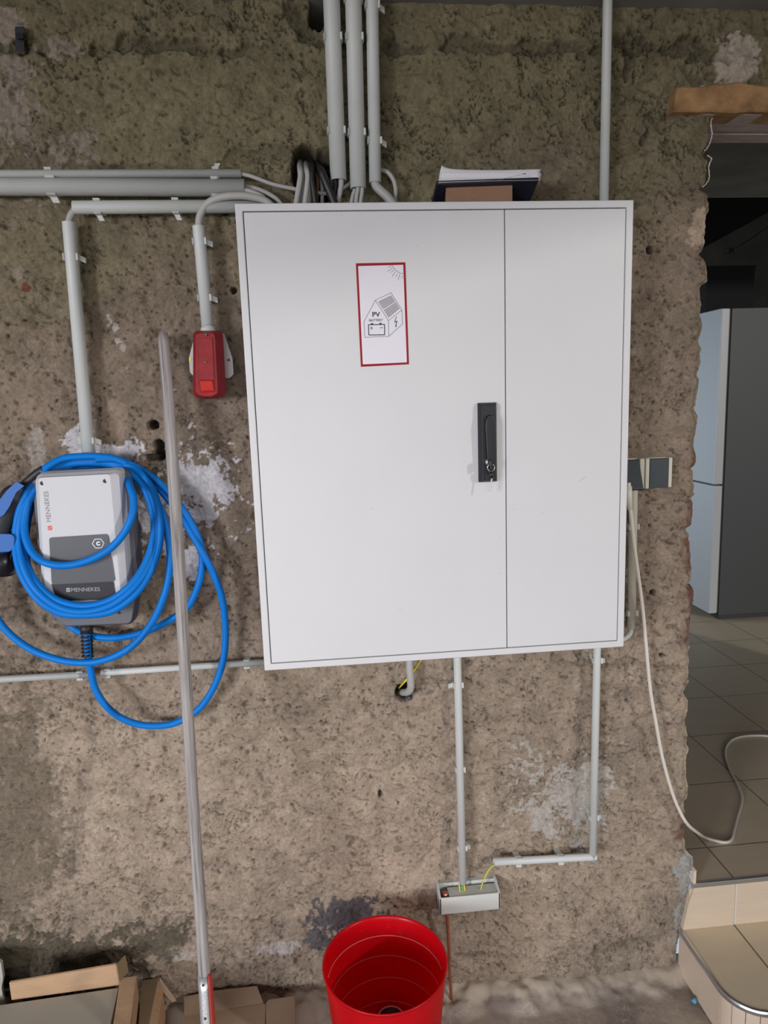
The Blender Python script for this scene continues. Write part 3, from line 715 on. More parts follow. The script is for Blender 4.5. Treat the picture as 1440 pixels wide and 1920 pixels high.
def conduit(label, a, b, r, y, clips=(), foot=None, y2=None, mt='pvc'):
    A, B = at(*a, y=y), at(*b, y=(y if y2 is None else y2)); lo = A if A.z < B.z else B
    t = thing('conduit', label, 'pipe', lo, 'grey plastic conduits on the wall')
    G().hollow(A, B, r).make('pipe', M[mt], t, True)
    d = (B - A); n = len(clips)
    for i, c in enumerate(clips):
        # clips sit at the measured place along the pipe
        u, v = c[0], c[1]
        k = ((v - a[1]) / (b[1] - a[1])) if abs(b[1] - a[1]) > abs(b[0] - a[0]) else ((u - a[0]) / (b[0] - a[0]))
        clip(t, A + d * k, d, r, c[3] if len(c) > 3 else 0.014, c[2] if len(c) > 2 else None)
    return t
conduit('thin grey conduit, topmost of the three level pipes at top left', (-500, 329), (452, 325.5), 0.0088, -0.028, [(78, 0), (402, 0, -1)])
conduit('thick grey conduit, middle of the three level pipes at top left', (-500, 346.4), (459, 352.5), 0.0172, -0.036, [(84, 0, 1, 0.018), (400, 0)])
conduit('grey conduit, lowest of the three level pipes left of the cabinet', (138, 389), (500, 386), 0.0132, -0.032, [(183, 0, 1), (328, 0, 1)])
conduit('upright grey conduit running down to the blue-cabled wall charger', (129, 417), (168, 868), 0.0133, -0.032, [(0, 480, -1), (0, 824, -1)])
conduit('short upright grey conduit ending at the red socket', (372, 424), (390, 622), 0.0125, -0.034, [(0, 453, -1), (0, 558, -1)])
conduit('thick upright grey conduit, left of the three above the cabinet', (618, -90), (634.5, 339), 0.0170, -0.040, [(0, 67), (0, 243)])
conduit('thick upright grey conduit, middle of the three above the cabinet', (660, -90), (671.5, 354), 0.0167, -0.040, [(0, -5), (0, 67), (0, 246)])
conduit('thin upright grey conduit, right of the three above the cabinet', (696, -90), (703.5, 343), 0.0130, -0.036, [(0, 8, -1), (0, 262, -1)])
conduit('single slim grey conduit rising from the right end of the cabinet', (1141, -90), (1132, 400), 0.0100, -0.030)
conduit('upright grey conduit from the cabinet down to the earthing block', (857, 1215), (867.5, 1655), 0.0096, -0.030, [(0, 1280, 1), (0, 1435), (0, 1585, -1)])
conduit('upright grey conduit below the right end of the cabinet', (1120, 1200), (1111, 1612), 0.0092, -0.030, [(0, 1236, -1), (0, 1528, -1)])
conduit('level grey conduit with open left end beside the earthing block', (1117, 1606), (926, 1616), 0.0092, -0.030, [(1050, 0), (971, 0)])
conduit('thin level conduit running from left frame edge to below the charger', (-500, 1302.5), (172, 1264), 0.0075, -0.030, [(150, 0)])
conduit('thin level conduit from behind the pole to the cabinet underside', (190, 1261.5), (505, 1241), 0.0075, -0.030, [(202, 0), (462, 0)])
conduit('slim beige conduit hanging below the two wall switches', (1188, 905), (1184, 1178), 0.0098, -0.024, [(0, 985), (0, 1148)], mt='cream')

def cable(name, label, P, r, mt, cat='cable', group=None, sub=8, base=None):
    pts = crom(P, sub)
    o = G().tube(pts, r, 12).make(name, M[mt], None, True)
    return tag(o, label, cat, group)
cg = 'cables entering the cabinet from above'
A = lambda u, v, y: at(u, v, y=y)
cable('cable', 'grey cable bend linking the lowest level pipe to the charger conduit', [A(165, 388, -.032), A(147, 390, -.032), A(136, 399, -.032), A(130, 414, -.032), A(131, 440, -.032)], 0.0072, 'cable_grey')
cable('cable', 'thick grey cable arching from the red socket conduit to the cabinet', [A(375, 450, -.034), A(373, 422, -.034), A(376, 402, -.036), A(388, 383, -.040), A(410, 371, -.046), A(440, 367, -.05), A(470, 369, -.05), A(500, 378, -.05), A(520, 400, -.05)], 0.0078, 'cable_grey')
# from the level pipes
cable('cable', 'thin grey cable leaving the topmost level pipe', [A(430, 326, -.028), A(455, 327, -.028), A(475, 332, -.03), A(510, 345, -.03), A(545, 353, -.03), A(590, 361, -.03), A(620, 362, -.025), A(645, 352, -.02), A(662, 338, -.02)], 0.0042, 'cable_grey', group=cg)
cable('cable', 'upper of two grey cables leaving the thick level pipe', [A(440, 350, -.03), A(462, 350, -.03), A(480, 354, -.03), A(500, 362, -.03), A(520, 375, -.03), A(540, 400, -.03)], 0.0050, 'cable_grey', group=cg)
cable('cable', 'lower of two grey cables leaving the thick level pipe', [A(440, 356, -.045), A(462, 357, -.045), A(478, 362, -.045), A(495, 372, -.045), A(505, 395, -.045)], 0.0050, 'cable_grey', group=cg)
# bundle from the dark hole
for i, (u0, v0, u1, v1, u2, v2, r, mt, yy, lb_) in enumerate((
        (562, 300, 563, 335, 556, 378, .0060, 'cable_grey', -.045, 'pale grey cable, leftmost of the bundle out of the dark hole'),
        (568, 305, 570, 335, 566, 378, .0042, 'cable_grey', -.030, 'thin pale grey cable second in the bundle out of the dark hole'),
        (573, 302, 577, 335, 572, 380, .0055, 'cable_grey', -.050, 'light grey cable, third in the bundle out of the dark hole'),
        (578, 305, 582, 340, 580, 380, .0050, 'cable_grey', -.030, 'grey cable half hidden in the middle of the dark bundle'),
        (584, 300, 585, 335, 591, 380, .0062, 'cable_black', -.050, 'black cable, left of the two black ones from the dark hole'),
        (590, 310, 596, 345, 594, 380, .0036, 'brown_wire', -.030, 'thin brown wire showing between the two black cables'),
        (596, 305, 608, 335, 627, 382, .0085, 'cable_black', -.055, 'thick black cable slanting right out of the dark hole'),
        (600, 320, 604, 350, 604, 380, .0040, 'cable_grey', -.025, 'thin grey cable behind the thick black one'))):
    cable('cable', lb_, [A(u0, v0 + 4, .06), A(u0, v0 + 10, 0.02), A((u0 + u1) / 2, (v0 + v1) / 2, yy * .8), A(u1, v1, yy), A(u2, v2, yy), A(u2 + (u2 - u1) * .3, v2 + 25, yy)], r, mt, group=cg)
cable('cable', 'black cable out of the left thick upright pipe', [A(628, 320, -.040), A(629, 342, -.040), A(628, 360, -.04), A(624, 395, -.04)], 0.0050, 'cable_black', group=cg)
cable('cable', 'grey cable out of the left thick upright pipe', [A(639, 320, -.045), A(640, 342, -.045), A(638, 358, -.045), A(630, 395, -.045)], 0.0055, 'cable_grey', group=cg)
for u0, u1, u2, y, mt, lb_ in ((665, 662, 656, -.036, 'cable_grey', 'left of three grey cables below the middle upright pipe'), (671, 669, 666, -.048, 'cable_grey', 'middle of three grey cables below the middle upright pipe'), (679, 678, 674, -.046, 'cable_grey', 'right of three grey cables below the middle upright pipe')):
    cable('cable', lb_, [A(u0, 335, y), A(u0, 356, y), A(u1, 366, y), A(u2, 395, y)], 0.0046, mt, group=cg)
cable('cable', 'thick grey cable bending right below the thin upright pipe', [A(703, 325, -.036), A(704, 345, -.036), A(712, 356, -.04), A(727, 370, -.045), A(745, 392, -.045)], 0.0095, 'cable_grey', group=cg)
cable('cable', 'thin grey cable looping to the right of the thin upright pipe', [A(700, 320, -.012), A(714, 319, -.018), A(728, 324, -.025), A(738, 338, -.028), A(742, 355, -.028), A(741, 372, -.028), A(738, 400, -.028)], 0.0048, 'cable_grey', group=cg)
# under the cabinet
hp = thing('flexible_conduit', 'grey flexible conduit bending into a hole under the cabinet', 'pipe', A(768, 1296, -.02))
G().tube(crom([A(768, 1215, -.045), A(768, 1250, -.045), A(770, 1275, -.042), A(770, 1290, -.034), A(765, 1297, -.018), A(757, 1298, .01), A(752, 1298, .03)], 8), 0.0088, 14).make('pipe', M['cable_grey'], hp, True)
G().tube([A(766, 1308, .012), A(767, 1309, -.006)], [.0048, .0055], 10).make('blue_plug', mat('dull_blue_plug', (0.06, 0.07, 0.10), .5), hp, True)
cable('earth_wire', 'yellow wire going into the hole under the cabinet', [A(792, 1232, -.02), A(784, 1246, -.018), A(772, 1264, -.010), A(758, 1279, -.004), A(748, 1290, .02)], 0.0022, 'earth_y', 'wire')
cable('cable', 'short grey cable bend below the beige conduit right of the cabinet', [A(1184, 1165, -.024), A(1184, 1180, -.024), A(1180, 1190, -.028), A(1170, 1198, -.03), A(1150, 1205, -.03)], 0.0060, 'cable_grey')

# ------------------------------------------------------------------ the electrical cabinet
CZ = 0.9975
CW, CH, CD = 0.80, 0.95, 0.155
cab = thing('electrical_cabinet', 'large white steel electrical cabinet with two doors mounted on the wall', 'cabinet', (CW / 2, -CD / 2, CZ))
g = G(); rim = 0.0145
# outer shell: four folded sides with a front rim, and the back sheet
sh = [Vector((0, 0, CZ)), Vector((CW, 0, CZ)), Vector((CW, 0, CZ + CH)), Vector((0, 0, CZ + CH))]
def ring(ins, y): return [Vector((ins, y, CZ + ins)), Vector((CW - ins, y, CZ + ins)), Vector((CW - ins, y, CZ + CH - ins)), Vector((ins, y, CZ + CH - ins))]
g.loft([ring(0, -0.012), ring(0, -CD), ring(rim, -CD), ring(rim, -CD + 0.022)], True, True)
g.make('body', M['enamel'], cab, bevel=0.0022)
for xa_ in (0.02, CW - .06):
    for za_ in (.06, .83): G().box((xa_, xa_ + .04), (-0.012, 0.004), (CZ + za_, CZ + za_ + .06)).make('mounting_bracket', M['enamel_in'], cab)
SPL = 0.5325; gap = 0.0016
z0, z1 = CZ + rim + gap, CZ + CH - rim - gap
yf = -CD + 0.0012
dl = G().box((rim + gap, SPL - gap * 0.6), (yf, yf + 0.018), (z0, z1)).make('door', M['enamel'], cab, bevel=0.0014)
dr = G().box((SPL + gap * 0.6, CW - rim - gap), (yf, yf + 0.018), (z0, z1)).make('door', M['enamel'], cab, bevel=0.0014)
dl['label'] = 'wide left door with sticker and black handle'; dr['label'] = 'narrow plain right door'
YF = yf
# small scratches and specks in the enamel, each a thin dark mark
g = G()
for u, v, a, l in ((1092, 898, 0.9, 9), (1086, 902, 0.8, 6), (1097, 895, 1.0, 5), (1060, 994, 0.2, 3), (1017, 962, 1.4, 4), (937, 1008, 1.5, 3), (783, 461, .3, 3), (698, 954, 1.2, 4), (939, 1075, .1, 4), (640, 404, 1.2, 4), (750, 1142, .5, 3), (965, 955, 1.3, 3)):
    p = at(u, v, y=YF - 0.0001); d = Vector((math.cos(a), 0, math.sin(a))) * l * 0.0009 / 2
    G().strip(p - d, p + d, 0.0010, th=0.0001).make('scratch', M['print_mid'], dl)
# door lock: swivel handle with key
lk = G()
def hp_(u, v, y): return at(u, v, y=y)
hx0, hx1 = at(896, 830, y=YF).x, at(930, 830, y=YF).x; hz0, hz1 = at(912, 903, y=YF).z, at(912, 755, y=YF).z
def rr(x0, x1, z0, z1, y): return [Vector((x0, y, z0)), Vector((x1, y, z0)), Vector((x1, y, z1)), Vector((x0, y, z1))]
lk.loft([rr(hx0, hx1, hz0, hz1, YF + .001), rr(hx0, hx1, hz0, hz1, YF - .006), rr(hx0 + .006, hx1 - .004, hz0 + .005, hz1 - .006, YF - .016)])
hd = lk.make('handle', M['black'], dl, bevel=0.001)
xc = (hx0 + hx1) / 2 + .002
o1 = []
for yy_, s_ in ((YF - .015, 1.0), (YF - .026, 0.9)):
    o1.append([Vector((xc + a * s_, yy_, z)) for a, z in ((-.006, hz0 + .020), (.008, hz0 + .020), (.0105, hz0 + .06), (.0115, hz0 + .115), (.010, hz0 + .130), (.006, hz0 + .1385), (0, hz0 + .141), (-.006, hz0 + .1385), (-.010, hz0 + .130), (-.0115, hz0 + .115), (-.009, hz0 + .06))])
G().loft(o1).make('lever', M['blackgloss'], hd, bevel=0.0015)
kz = at(917, 868, y=YF - .02).z; kx = at(917, 868, y=YF - .02).x
G().tube([(kx - .001, YF - .014, kz + .002), (kx - .001, YF - .024, kz + .002)], .0065, 18).make('lock_cylinder', M['steel'], hd, True)
key = thing('key', 'small metal key on a ring hanging in the black cabinet handle', 'key', (kx, YF - .03, kz))
rg = [Vector((kx + .0015 + .0075 * math.cos(a), YF - .030, at(918, 877, y=YF - .03).z + .0075 * math.sin(a))) for a in [2 * math.pi * k / 32 for k in range(33)]]
G().tube(rg, .0009, 8, False).make('key_ring', M['chrome'], key, True)
G().tube([(kx, YF - .022, kz + .002), (kx, YF - .036, kz + .002)], .0022, 8).make('key_blade', M['chrome'], key, True)
G().box((kx - .002, kx + .002), (YF - .040, YF - .028), (kz - .011, kz + .008)).make('key_bow', M['blackgloss'], key, bevel=.001)
p0, p1, p2 = at(920, 884, y=YF - .03), at(922, 897, y=YF - .03), at(918, 922, y=YF - .03)
G().tube([p0, p0.lerp(p1, .5), p1], [.003, .0048, .0032], 10).make('second_key_bow', M['blackgloss'], key, True)
G().strip(p1, p2, .0028, th=.0016).make('second_key_blade', M['steel'], key)

# warning sticker on the door
def sp(X, Y, dy=0.0): return at(640 + X / 8, 470 + Y / 8, y=YF - 0.0002 - dy)
st = thing('warning_sticker', 'white sticker with red border showing a house and battery', 'sticker', sp(640, 1720))
G().poly([sp(218, 190), sp(960, 175), sp(1015, 1705), sp(293, 1743)], .0003).make('border', M['sticker_red'], st)
G().poly([sp(252, 232, .0003), sp(928, 212, .0003), sp(983, 1675, .0003), sp(322, 1705, .0003)]).make('sheet', M['sticker'], st)
d_ = .0006
def lines(pairs, wpx): 
    g = G()
    for a, b in pairs: g.strip(sp(*a, d_), sp(*b, d_), wpx * 0.000127)
    return g
sc = [(765, 218), (775, 240), (790, 262), (808, 284), (830, 305), (855, 323), (880, 335), (905, 341), (930, 343)]
lines(list(zip(sc[:-1], sc[1:])) + [((695, 247), (755, 228)), ((692, 312), (768, 262)), ((743, 330), (790, 290)), ((762, 388), (808, 322)), ((815, 393), (840, 348)), ((850, 440), (878, 355)), ((910, 415), (912, 370))], 6).make('sun_drawing', M['ink_soft'], st)
hl = [((510, 742), (745, 632)), ((745, 632), (908, 888)), ((908, 888), (707, 1050)), ((707, 1050), (510, 742)), ((510, 742), (340, 1065)), ((340, 1065), (352, 1300)), ((352, 1300), (714, 1285)), ((714, 1285), (707, 1050)), ((714, 1285), (918, 1098)), ((918, 1098), (908, 888))]
lines(hl, 7).make('house_drawing', M['ink_soft'], st)
g = G()
c4 = [(550, 762), (748, 668), (878, 868), (708, 1008)]
def bil(a, b):
    x = (1 - a) * (1 - b) * c4[0][0] + a * (1 - b) * c4[1][0] + a * b * c4[2][0] + (1 - a) * b * c4[3][0]
    y = (1 - a) * (1 - b) * c4[0][1] + a * (1 - b) * c4[1][1] + a * b * c4[2][1] + (1 - a) * b * c4[3][1]
    return sp(x, y, d_)
for i in range(8):
    for j in range(8):
        a0_, a1_ = i / 8 + .008, (i + 1) / 8 - .008; b0_, b1_ = j / 8 + .008 + (.02 if j == 4 else 0), (j + 1) / 8 - .008 - (.02 if j == 3 else 0)
        g.poly([bil(a0_, b0_), bil(a1_, b0_), bil(a1_, b1_), bil(a0_, b1_)])
g.make('solar_panel_drawing', M['panel_print'], st)
W8 = 0.000127
G_ = G()
for a, b in (((405, 1112), (648, 1107)), ((648, 1107), (650, 1262)), ((650, 1262), (412, 1265)), ((412, 1265), (407, 1112))): G_.strip(sp(*a, d_), sp(*b, d_), 14 * W8)
for a, b in (((430, 1160), (474, 1160)), ((452, 1138), (452, 1186)), ((578, 1157), (624, 1155))): G_.strip(sp(*a, d_), sp(*b, d_), 9 * W8)
G_.poly([sp(441, 1108, d_), sp(478, 1107, d_), sp(477, 1086, d_), sp(443, 1088, d_)]); G_.poly([sp(568, 1105, d_), sp(605, 1104, d_), sp(603, 1082, d_), sp(570, 1084, d_)])
G_.make('battery_drawing', M['ink'], st)
G().poly([sp(*p, d_) for p in ((822, 990), (792, 1078), (822, 1068), (812, 1125), (806, 1122), (818, 1154), (832, 1120), (823, 1124), (840, 1050), (808, 1060), (832, 986))]).make('lightning_drawing', M['ink'], st)
up_ = (sp(457, 920) - sp(463, 1000)); rt_ = sp(640, 1000) - sp(440, 1003)
text('lettering_pv', 'PV', sp(522, 993, d_), rt_, up_, 76 * W8, M['ink'], st, 'CENTER', 0.025, width=125 * W8)
text('lettering_battery', 'BATTERY', sp(520, 1060, d_), rt_, up_, 36 * W8, M['ink_soft'], st, 'CENTER', 0.03, width=222 * W8)

# papers on top of the cabinet
TOPZ = CZ + CH
bx = thing('brown_carton', 'small brown cardboard box on top of the white cabinet', 'box', (at(899, 370, y=-.12).x, -.10, TOPZ))
pL, pR = at(836, 352, y=-.13), at(961, 341, y=-.13)
bl = G(); f0 = [Vector((pL.x, -.13, TOPZ)), Vector((pR.x, -.13, TOPZ)), Vector((pR.x, -.13, pR.z)), Vector((pL.x, -.13, pL.z))]
bl.loft([f0, [f0[0] + Vector((.002, .03, 0)), f0[1] + Vector((.002, .03, 0)), f0[2] + Vector((.002, .03, -.026)), f0[3] + Vector((.002, .03, -.024))]]); bl.make('box_body', M['brownbox'], bx, bevel=.0012)
cc_ = [at(888 + 7 * math.cos(a), 377 - 9 * math.sin(a), y=-.1305) for a in [math.radians(60 + 12 * k) for k in range(13)]]
g = G(); [g.strip(a, b, .0010) for a, b in zip(cc_[:-1], cc_[1:])]; g.make('print', M['print_grey'], bx)
fd = thing('dark_folder', 'dark blue folder lying tilted over the brown box on the cabinet', 'folder', (at(910, 360, y=-.08).x, -.08, TOPZ + .002))
fa, fb = at(820, 346, y=-.140), at(1010, 339, y=-.140); ba, bb = at(806, 376, y=-.045), at(984, 372, y=-.045)
ba.z = TOPZ + .004; bb.z = TOPZ + .004
q = [fa, fb, bb, ba]
G().loft([q, [v + Vector((0, 0, .0045)) for v in q]]).make('cover', M['folder'], fd, bevel=.0006)
q2 = [fa.lerp(ba, .03), fb.lerp(bb, .03), bb.lerp(fb, .05), ba.lerp(fa, .05)]
G().loft([[v + Vector((0.001, 0, .0055)) for v in q2], [v + Vector((-.001, 0, .0085)) for v in q2]]).make('inner_sheets', M['folder'], fd)
pt = thing('paper_sheet', 'white curled paper sheets on top of the dark folder', 'paper', (at(915, 340, y=-.13).x, -.12, at(915, 343, y=-.13).z))
def sheet(px_lo, px_hi, y0, y1, th, name):
    lo = crom([at(u, v, y=y0) for u, v in px_lo], 6); hi = crom([at(u, v, y=y1) for u, v in px_hi], 6)
    n = min(len(lo), len(hi)); rows = []
    for j in range(7):
        t = j / 6; rows.append([lo[i].lerp(hi[i], t) + Vector((0, .008 * math.sin(t * math.pi), 0)) for i in range(n)])
    fr_ = G(); v = [p for r_ in rows for p in r_] ; k = n
    f = [(j * k + i, j * k + i + 1, (j + 1) * k + i + 1, (j + 1) * k + i) for j in range(6) for i in range(k - 1)]
    off = Vector((0, th, 0)); v2 = [p + off for p in v]; m_ = len(v)
    f2 = [tuple(x + m_ for x in q_[::-1]) for q_ in f]
    rim_ = []
    for i in range(k - 1): rim_ += [(i, i + 1, i + 1 + m_, i + m_), (6 * k + i, 6 * k + i + 1, 6 * k + i + 1 + m_, 6 * k + i + m_)]
    for j in range(6): rim_ += [(j * k, (j + 1) * k, (j + 1) * k + m_, j * k + m_), (j * k + k - 1, (j + 1) * k + k - 1, (j + 1) * k + k - 1 + m_, j * k + k - 1 + m_)]
    fr_.add(v + v2, f + f2 + rim_); return fr_.make(name, M['paper'], pt, True)
sheet([(822, 344), (870, 342), (930, 340), (1012, 337)], [(828, 310), (850, 317), (930, 319), (1015, 317)], -.139, -.118, .0012, 'sheet')
sheet([(822, 343), (870, 341), (930, 339), (1014, 338)], [(830, 322), (870, 323), (930, 323), (1016, 325)], -.1415, -.130, .0008, 'sheet')
g = G()
for k in range(9):
    t = k / 9; a = at(935 + 48 * t, 337.5 - 11.5 * t, y=-.1440); b = at(938.5 + 48 * t, 336.7 - 11.5 * t, y=-.1440); g.strip(a, b, .0009)
a, b = at(981, 326.5, y=-.144), at(986, 325.5, y=-.144); g.strip(a, b, .0022)
g.make('printed_dashes', M['print_grey'], pt)

# ------------------------------------------------------------------ wall charger with its blue cable
ch = thing('wall_charger', 'grey car charging box on the wall wrapped in blue cable', 'charger', A(170, 1172, -.05))
def O(px, y, r, n=6): return rpoly([at(u, v, y=y) for u, v in px], r, n)
bo = [(70, 880), (240, 879), (247, 892), (266, 1085), (252, 1168), (122, 1173), (84, 1130), (63, 893)]
P0 = [at(u, v, y=-.07) for u, v in bo]
R_ = [.010, .010, .006, .012, .012, .014, .012, .006]
def at_y(P, y, s=1.0):
    c = sum(P, Vector()) / len(P); return [Vector((c.x + (p.x - c.x) * s, y, c.z + (p.z - c.z) * s)) for p in P]
g = G(); g.loft([rpoly(at_y(P0, -.012, .90), R_), rpoly(at_y(P0, -.050, 1.0), R_), rpoly(at_y(P0, -.078, 1.0), R_), rpoly(at_y(P0, -.088, .97), R_)])
bd = g.make('housing', M['charger_dark'], ch, bevel=0)
for p in bd.data.polygons: p.use_smooth = False
co_ = [(62, 893), (222, 884), (240, 1122), (215, 1140), (110, 1142), (76, 1108)]
P1 = [at(u, v, y=-.125) for u, v in co_]; R1 = [.012, .012, .012, .012, .012, .012]
g = G(); g.loft([rpoly(at_y(P1, -.086, 1.03), R1), rpoly(at_y(P1, -.108, 1.01), R1), rpoly(at_y(P1, -.118, .985), R1), rpoly([at(u, v, y=-.127) for u, v in ((72, 896), (206, 889), (226, 1112), (205, 1128), (112, 1130), (84, 1100))], .008)])
cv = g.make('cover', M['charger'], ch)
g = G(); g.loft([O([(92, 1008), (202, 1001), (216, 1090), (97, 1096)], y, .006) for y in (-.1265, -.1290)])
g.make('display', M['display'], cv)
g = G(); g.loft([O([(96, 1095), (213, 1090), (217, 1124), (108, 1127)], y, .003) for y in (-.1265, -.1288)])
g.make('logo_strip', M['display_dark'], cv)
for u, v in ((79, 906), (197, 902)):
    G().tube([A(u, v, -.1262), A(u, v, -.1275)], .0042, 18).make('screw_hole', M['enamel_in'], cv, True)
for u, v in ((116, 1155), (223, 1149)):
    G().tube([A(u, v, -.0860), A(u, v, -.0895)], .0034, 14).make('screw_hole', M['enamel_in'], bd, True)
# lettering on the charger
a = A(96, 979, -.1274); b = A(90, 922, -.1274)
text('lettering', 'MENNEKES', a, Vector((b.x - a.x, 0, b.z - a.z)), (-1, 0, 0), .0090, M['print_grey'], cv, 'LEFT', 0.0, width=(b - a).length)
q = [A(89.5, 986, -.1272), A(97, 985.5, -.1272), A(98, 994, -.1272), A(90, 994.5, -.1272)]
sq = G().poly(q).make('logo_mark', M['print_red'], cv)
g = G(); g.strip(A(91.5, 992, -.1275), A(96.2, 988, -.1275), .0010); g.make('logo_mark_stroke', M['charger'], cv)
a = A(133, 1109.5, -.1290); b = A(187, 1108, -.1290)
text('lettering', 'MENNEKES', a, b - a, (0, 0, 1), .0082, M['print_mid'], cv, 'LEFT', 0.0, width=(b - a).length)
q = [A(124.5, 1110, -.1290), A(131.5, 1109.5, -.1290), A(131, 1102, -.1290), A(124.5, 1102.5, -.1290)]; G().poly(q).make('logo_mark', M['print_mid'], cv)
g = G(); g.strip(A(126, 1108, -.1294), A(130, 1104, -.1294), .0010); g.make('logo_mark_stroke', M['display_dark'], cv)
hc = A(184, 1019, -.1292); g = G(); hx = [hc + Vector((.0118 * math.cos(math.radians(60 * k)), 0, .0108 * math.sin(math.radians(60 * k)))) for k in range(7)]
for p, q in zip(hx[:-1], hx[1:]): g.strip(p, q, .0014)
g.make('hexagon_mark', M['print_white'], cv)
text('lettering_c', 'C', hc + Vector((0, 0, -.0045)), (1, 0, 0), (0, 0, 1), .0090, M['print_white'], cv, 'CENTER', 0.06)

# cable
CR = .0078
cb = thing('charging_cable', 'bright blue charging cable coiled around the grey wall charger', 'cable', A(290, 1360, -.05))
gl = []
s0 = [(163, 1180, -.06), (163, 1205, -.062), (165, 1230, -.062), (170, 1255, -.058), (178, 1290, -.055), (196, 1320, -.055), (222, 1343, -.05), (255, 1357, -.045), (290, 1361, -.045), (330, 1355, -.045), (372, 1330, -.045), (400, 1290, -.045), (418, 1240, -.045), (423, 1185, -.045), (417, 1125, -.05),
      (402, 1080, -.055), (383, 1042, -.06), (350, 985, -.05), (315, 935, -.045), (275, 893, -.042), (235, 874, -.04), (185, 868, -.04), (140, 870, -.045), (100, 884, -.06), (68, 915, -.075), (48, 955, -.09), (41, 1005, -.10),
      (47, 1050, -.115), (68, 1092, -.135), (105, 1124, -.143), (155, 1136, -.145), (205, 1126, -.143), (244, 1098, -.138), (272, 1058, -.12), (287, 1012, -.10), (288, 968, -.085), (275, 925, -.07), (252, 893, -.06), (215, 873, -.05), (170, 867, -.05), (120, 872, -.055), (82, 892, -.07), (54, 928, -.085), (38, 975, -.10), (36, 1020, -.11),
      (45, 1065, -.13), (70, 1108, -.145), (110, 1138, -.150), (155, 1147, -.152), (205, 1136, -.150), (247, 1106, -.142), (276, 1065, -.12), (292, 1020, -.10), (294, 970, -.085), (282, 925, -.07), (258, 892, -.055), (222, 872, -.05), (175, 862, -.05), (120, 868, -.055), (75, 893, -.075), (45, 935, -.09), (31, 985, -.10), (30, 1035, -.115),
      (42, 1080, -.135), (70, 1122, -.148), (110, 1148, -.150), (155, 1153, -.150), (208, 1146, -.148), (252, 1116, -.14), (282, 1072, -.12), (299, 1020, -.10), (300, 970, -.09), (288, 922, -.075), (262, 886, -.06), (225, 868, -.05), (180, 861, -.046)]
s1 = [(180, 861, -.06), (215, 861, -.055), (240, 869, -.05), (282, 891, -.05), (316, 923, -.05), (348, 962, -.05), (370, 1003, -.05), (379, 1040, -.05), (376, 1080, -.052), (366, 1112, -.055), (350, 1140, -.055), (318, 1163, -.052), (282, 1181, -.05), (240, 1193, -.05), (200, 1196, -.05), (165, 1190, -.045), (135, 1176, -.03), (100, 1145, -.025), (60, 1090, -.04), (48, 1030, -.06), (55, 960, -.06), (85, 900, -.055), (130, 872, -.05), (180, 866, -.05),
      (225, 874, -.05), (262, 896, -.055), (290, 932, -.06), (308, 975, -.07), (318, 1025, -.08), (317, 1075, -.09), (305, 1125, -.095), (280, 1175, -.09), (240, 1217, -.085), (185, 1240, -.08), (125, 1240, -.07), (65, 1221, -.06), (20, 1190, -.055), (-8, 1155, -.055), (-28, 1105, -.06), (-32, 1050, -.07), (-22, 990, -.09), (0, 950, -.07), (35, 915, -.05), (75, 890, -.04), (120, 878, -.035), (165, 880, -.03),
      (200, 884, -.035), (232, 893, -.07), (246, 918, -.115), (251, 945, -.132), (246, 972, -.143), (230, 1003, -.146), (203, 1031, -.147), (165, 1051, -.147), (125, 1060, -.147), (88, 1056, -.145), (62, 1038, -.130), (48, 1008, -.115), (46, 975, -.10), (54, 940, -.09), (70, 912, -.08)]
s2 = [(78, 886, -.085), (92, 873, -.08), (118, 860, -.07), (150, 856, -.065), (185, 856, -.06), (220, 862, -.055), (255, 882, -.05), (300, 930, -.045), (330, 965, -.05), (355, 1010, -.05)]
for s in (s0, s1, s2):
    gl.append(crom([A(*p) for p in s], 7))
g = G()
g.tube(gl[0], CR, 14); g.tube(gl[1], CR, 14); g.tube(gl[2][:40], CR, 14)
g.make('cable_coil', M['blue'], cb, True)
sg = G()
for k in range(7): 
    p = A(162.5 + .3 * k, 1188 + 7 * k, -.061); pts_ = [p + Vector((.0105 * math.cos(a), .0105 * math.sin(a), .0012 * a - .003)) for a in [2 * math.pi * j / 16 for j in range(15)]]
    sg.tube(pts_, .0026, 7)
sg.tube([A(162, 1170, -.06), A(162.5, 1186, -.06)], .0135, 16)
sg.make('strain_relief', M['black'], cb, True)
# plug in its holder at the left edge
pg = thing('charging_plug', 'black and blue charging plug hanging left of the grey charger', 'plug', A(5, 1070, -.07))
P = crom([A(82, 880, -.083), A(70, 888, -.083), A(56, 900, -.082), A(43, 913, -.08), A(27, 931, -.08), A(16, 955, -.08), A(6, 980, -.085), (A(-2, 1010, -.09)), A(-2, 1040, -.09)], 6)
n_ = len(P); rad = []
for i in range(n_):
    t = i / (n_ - 1); rad.append(.0088 + .003 * t if t < .36 else .0099 + .0165 * float(sst(.36, .50, t)))
G().tube(P, rad, 20).make('grip_body', M['black'], pg, True)
def grip(px, y, r, name='soft_grip'):
    G().loft([O(px, y + .03, r), O(px, y, r)]).make(name, M['blue_grip'], pg, bevel=.002)
grip([(31, 903), (46, 911), (31, 923), (24, 937), (18, 950), (8, 965), (-10, 978), (-24, 985), (-24, 960), (-10, 944), (0, 936), (12, 920)], -.1115, .002)
grip([(-20, 1000), (22, 1001), (28, 1008), (26, 1028), (18, 1035), (-20, 1037)], -.119, .004)
G().tube([A(2, 1034, -.09), A(3, 1060, -.09), A(2, 1076, -.09)], [.030, .028, .024], 24).make('plug_face', M['blackgloss'], pg, True)
tl = crom([A(20, 995, -.105), A(34, 985, -.10), A(40, 1010, -.10), A(38, 1045, -.10), A(28, 1070, -.10), A(14, 1074, -.10), A(20, 1045, -.105), A(30, 1015, -.105)], 6)
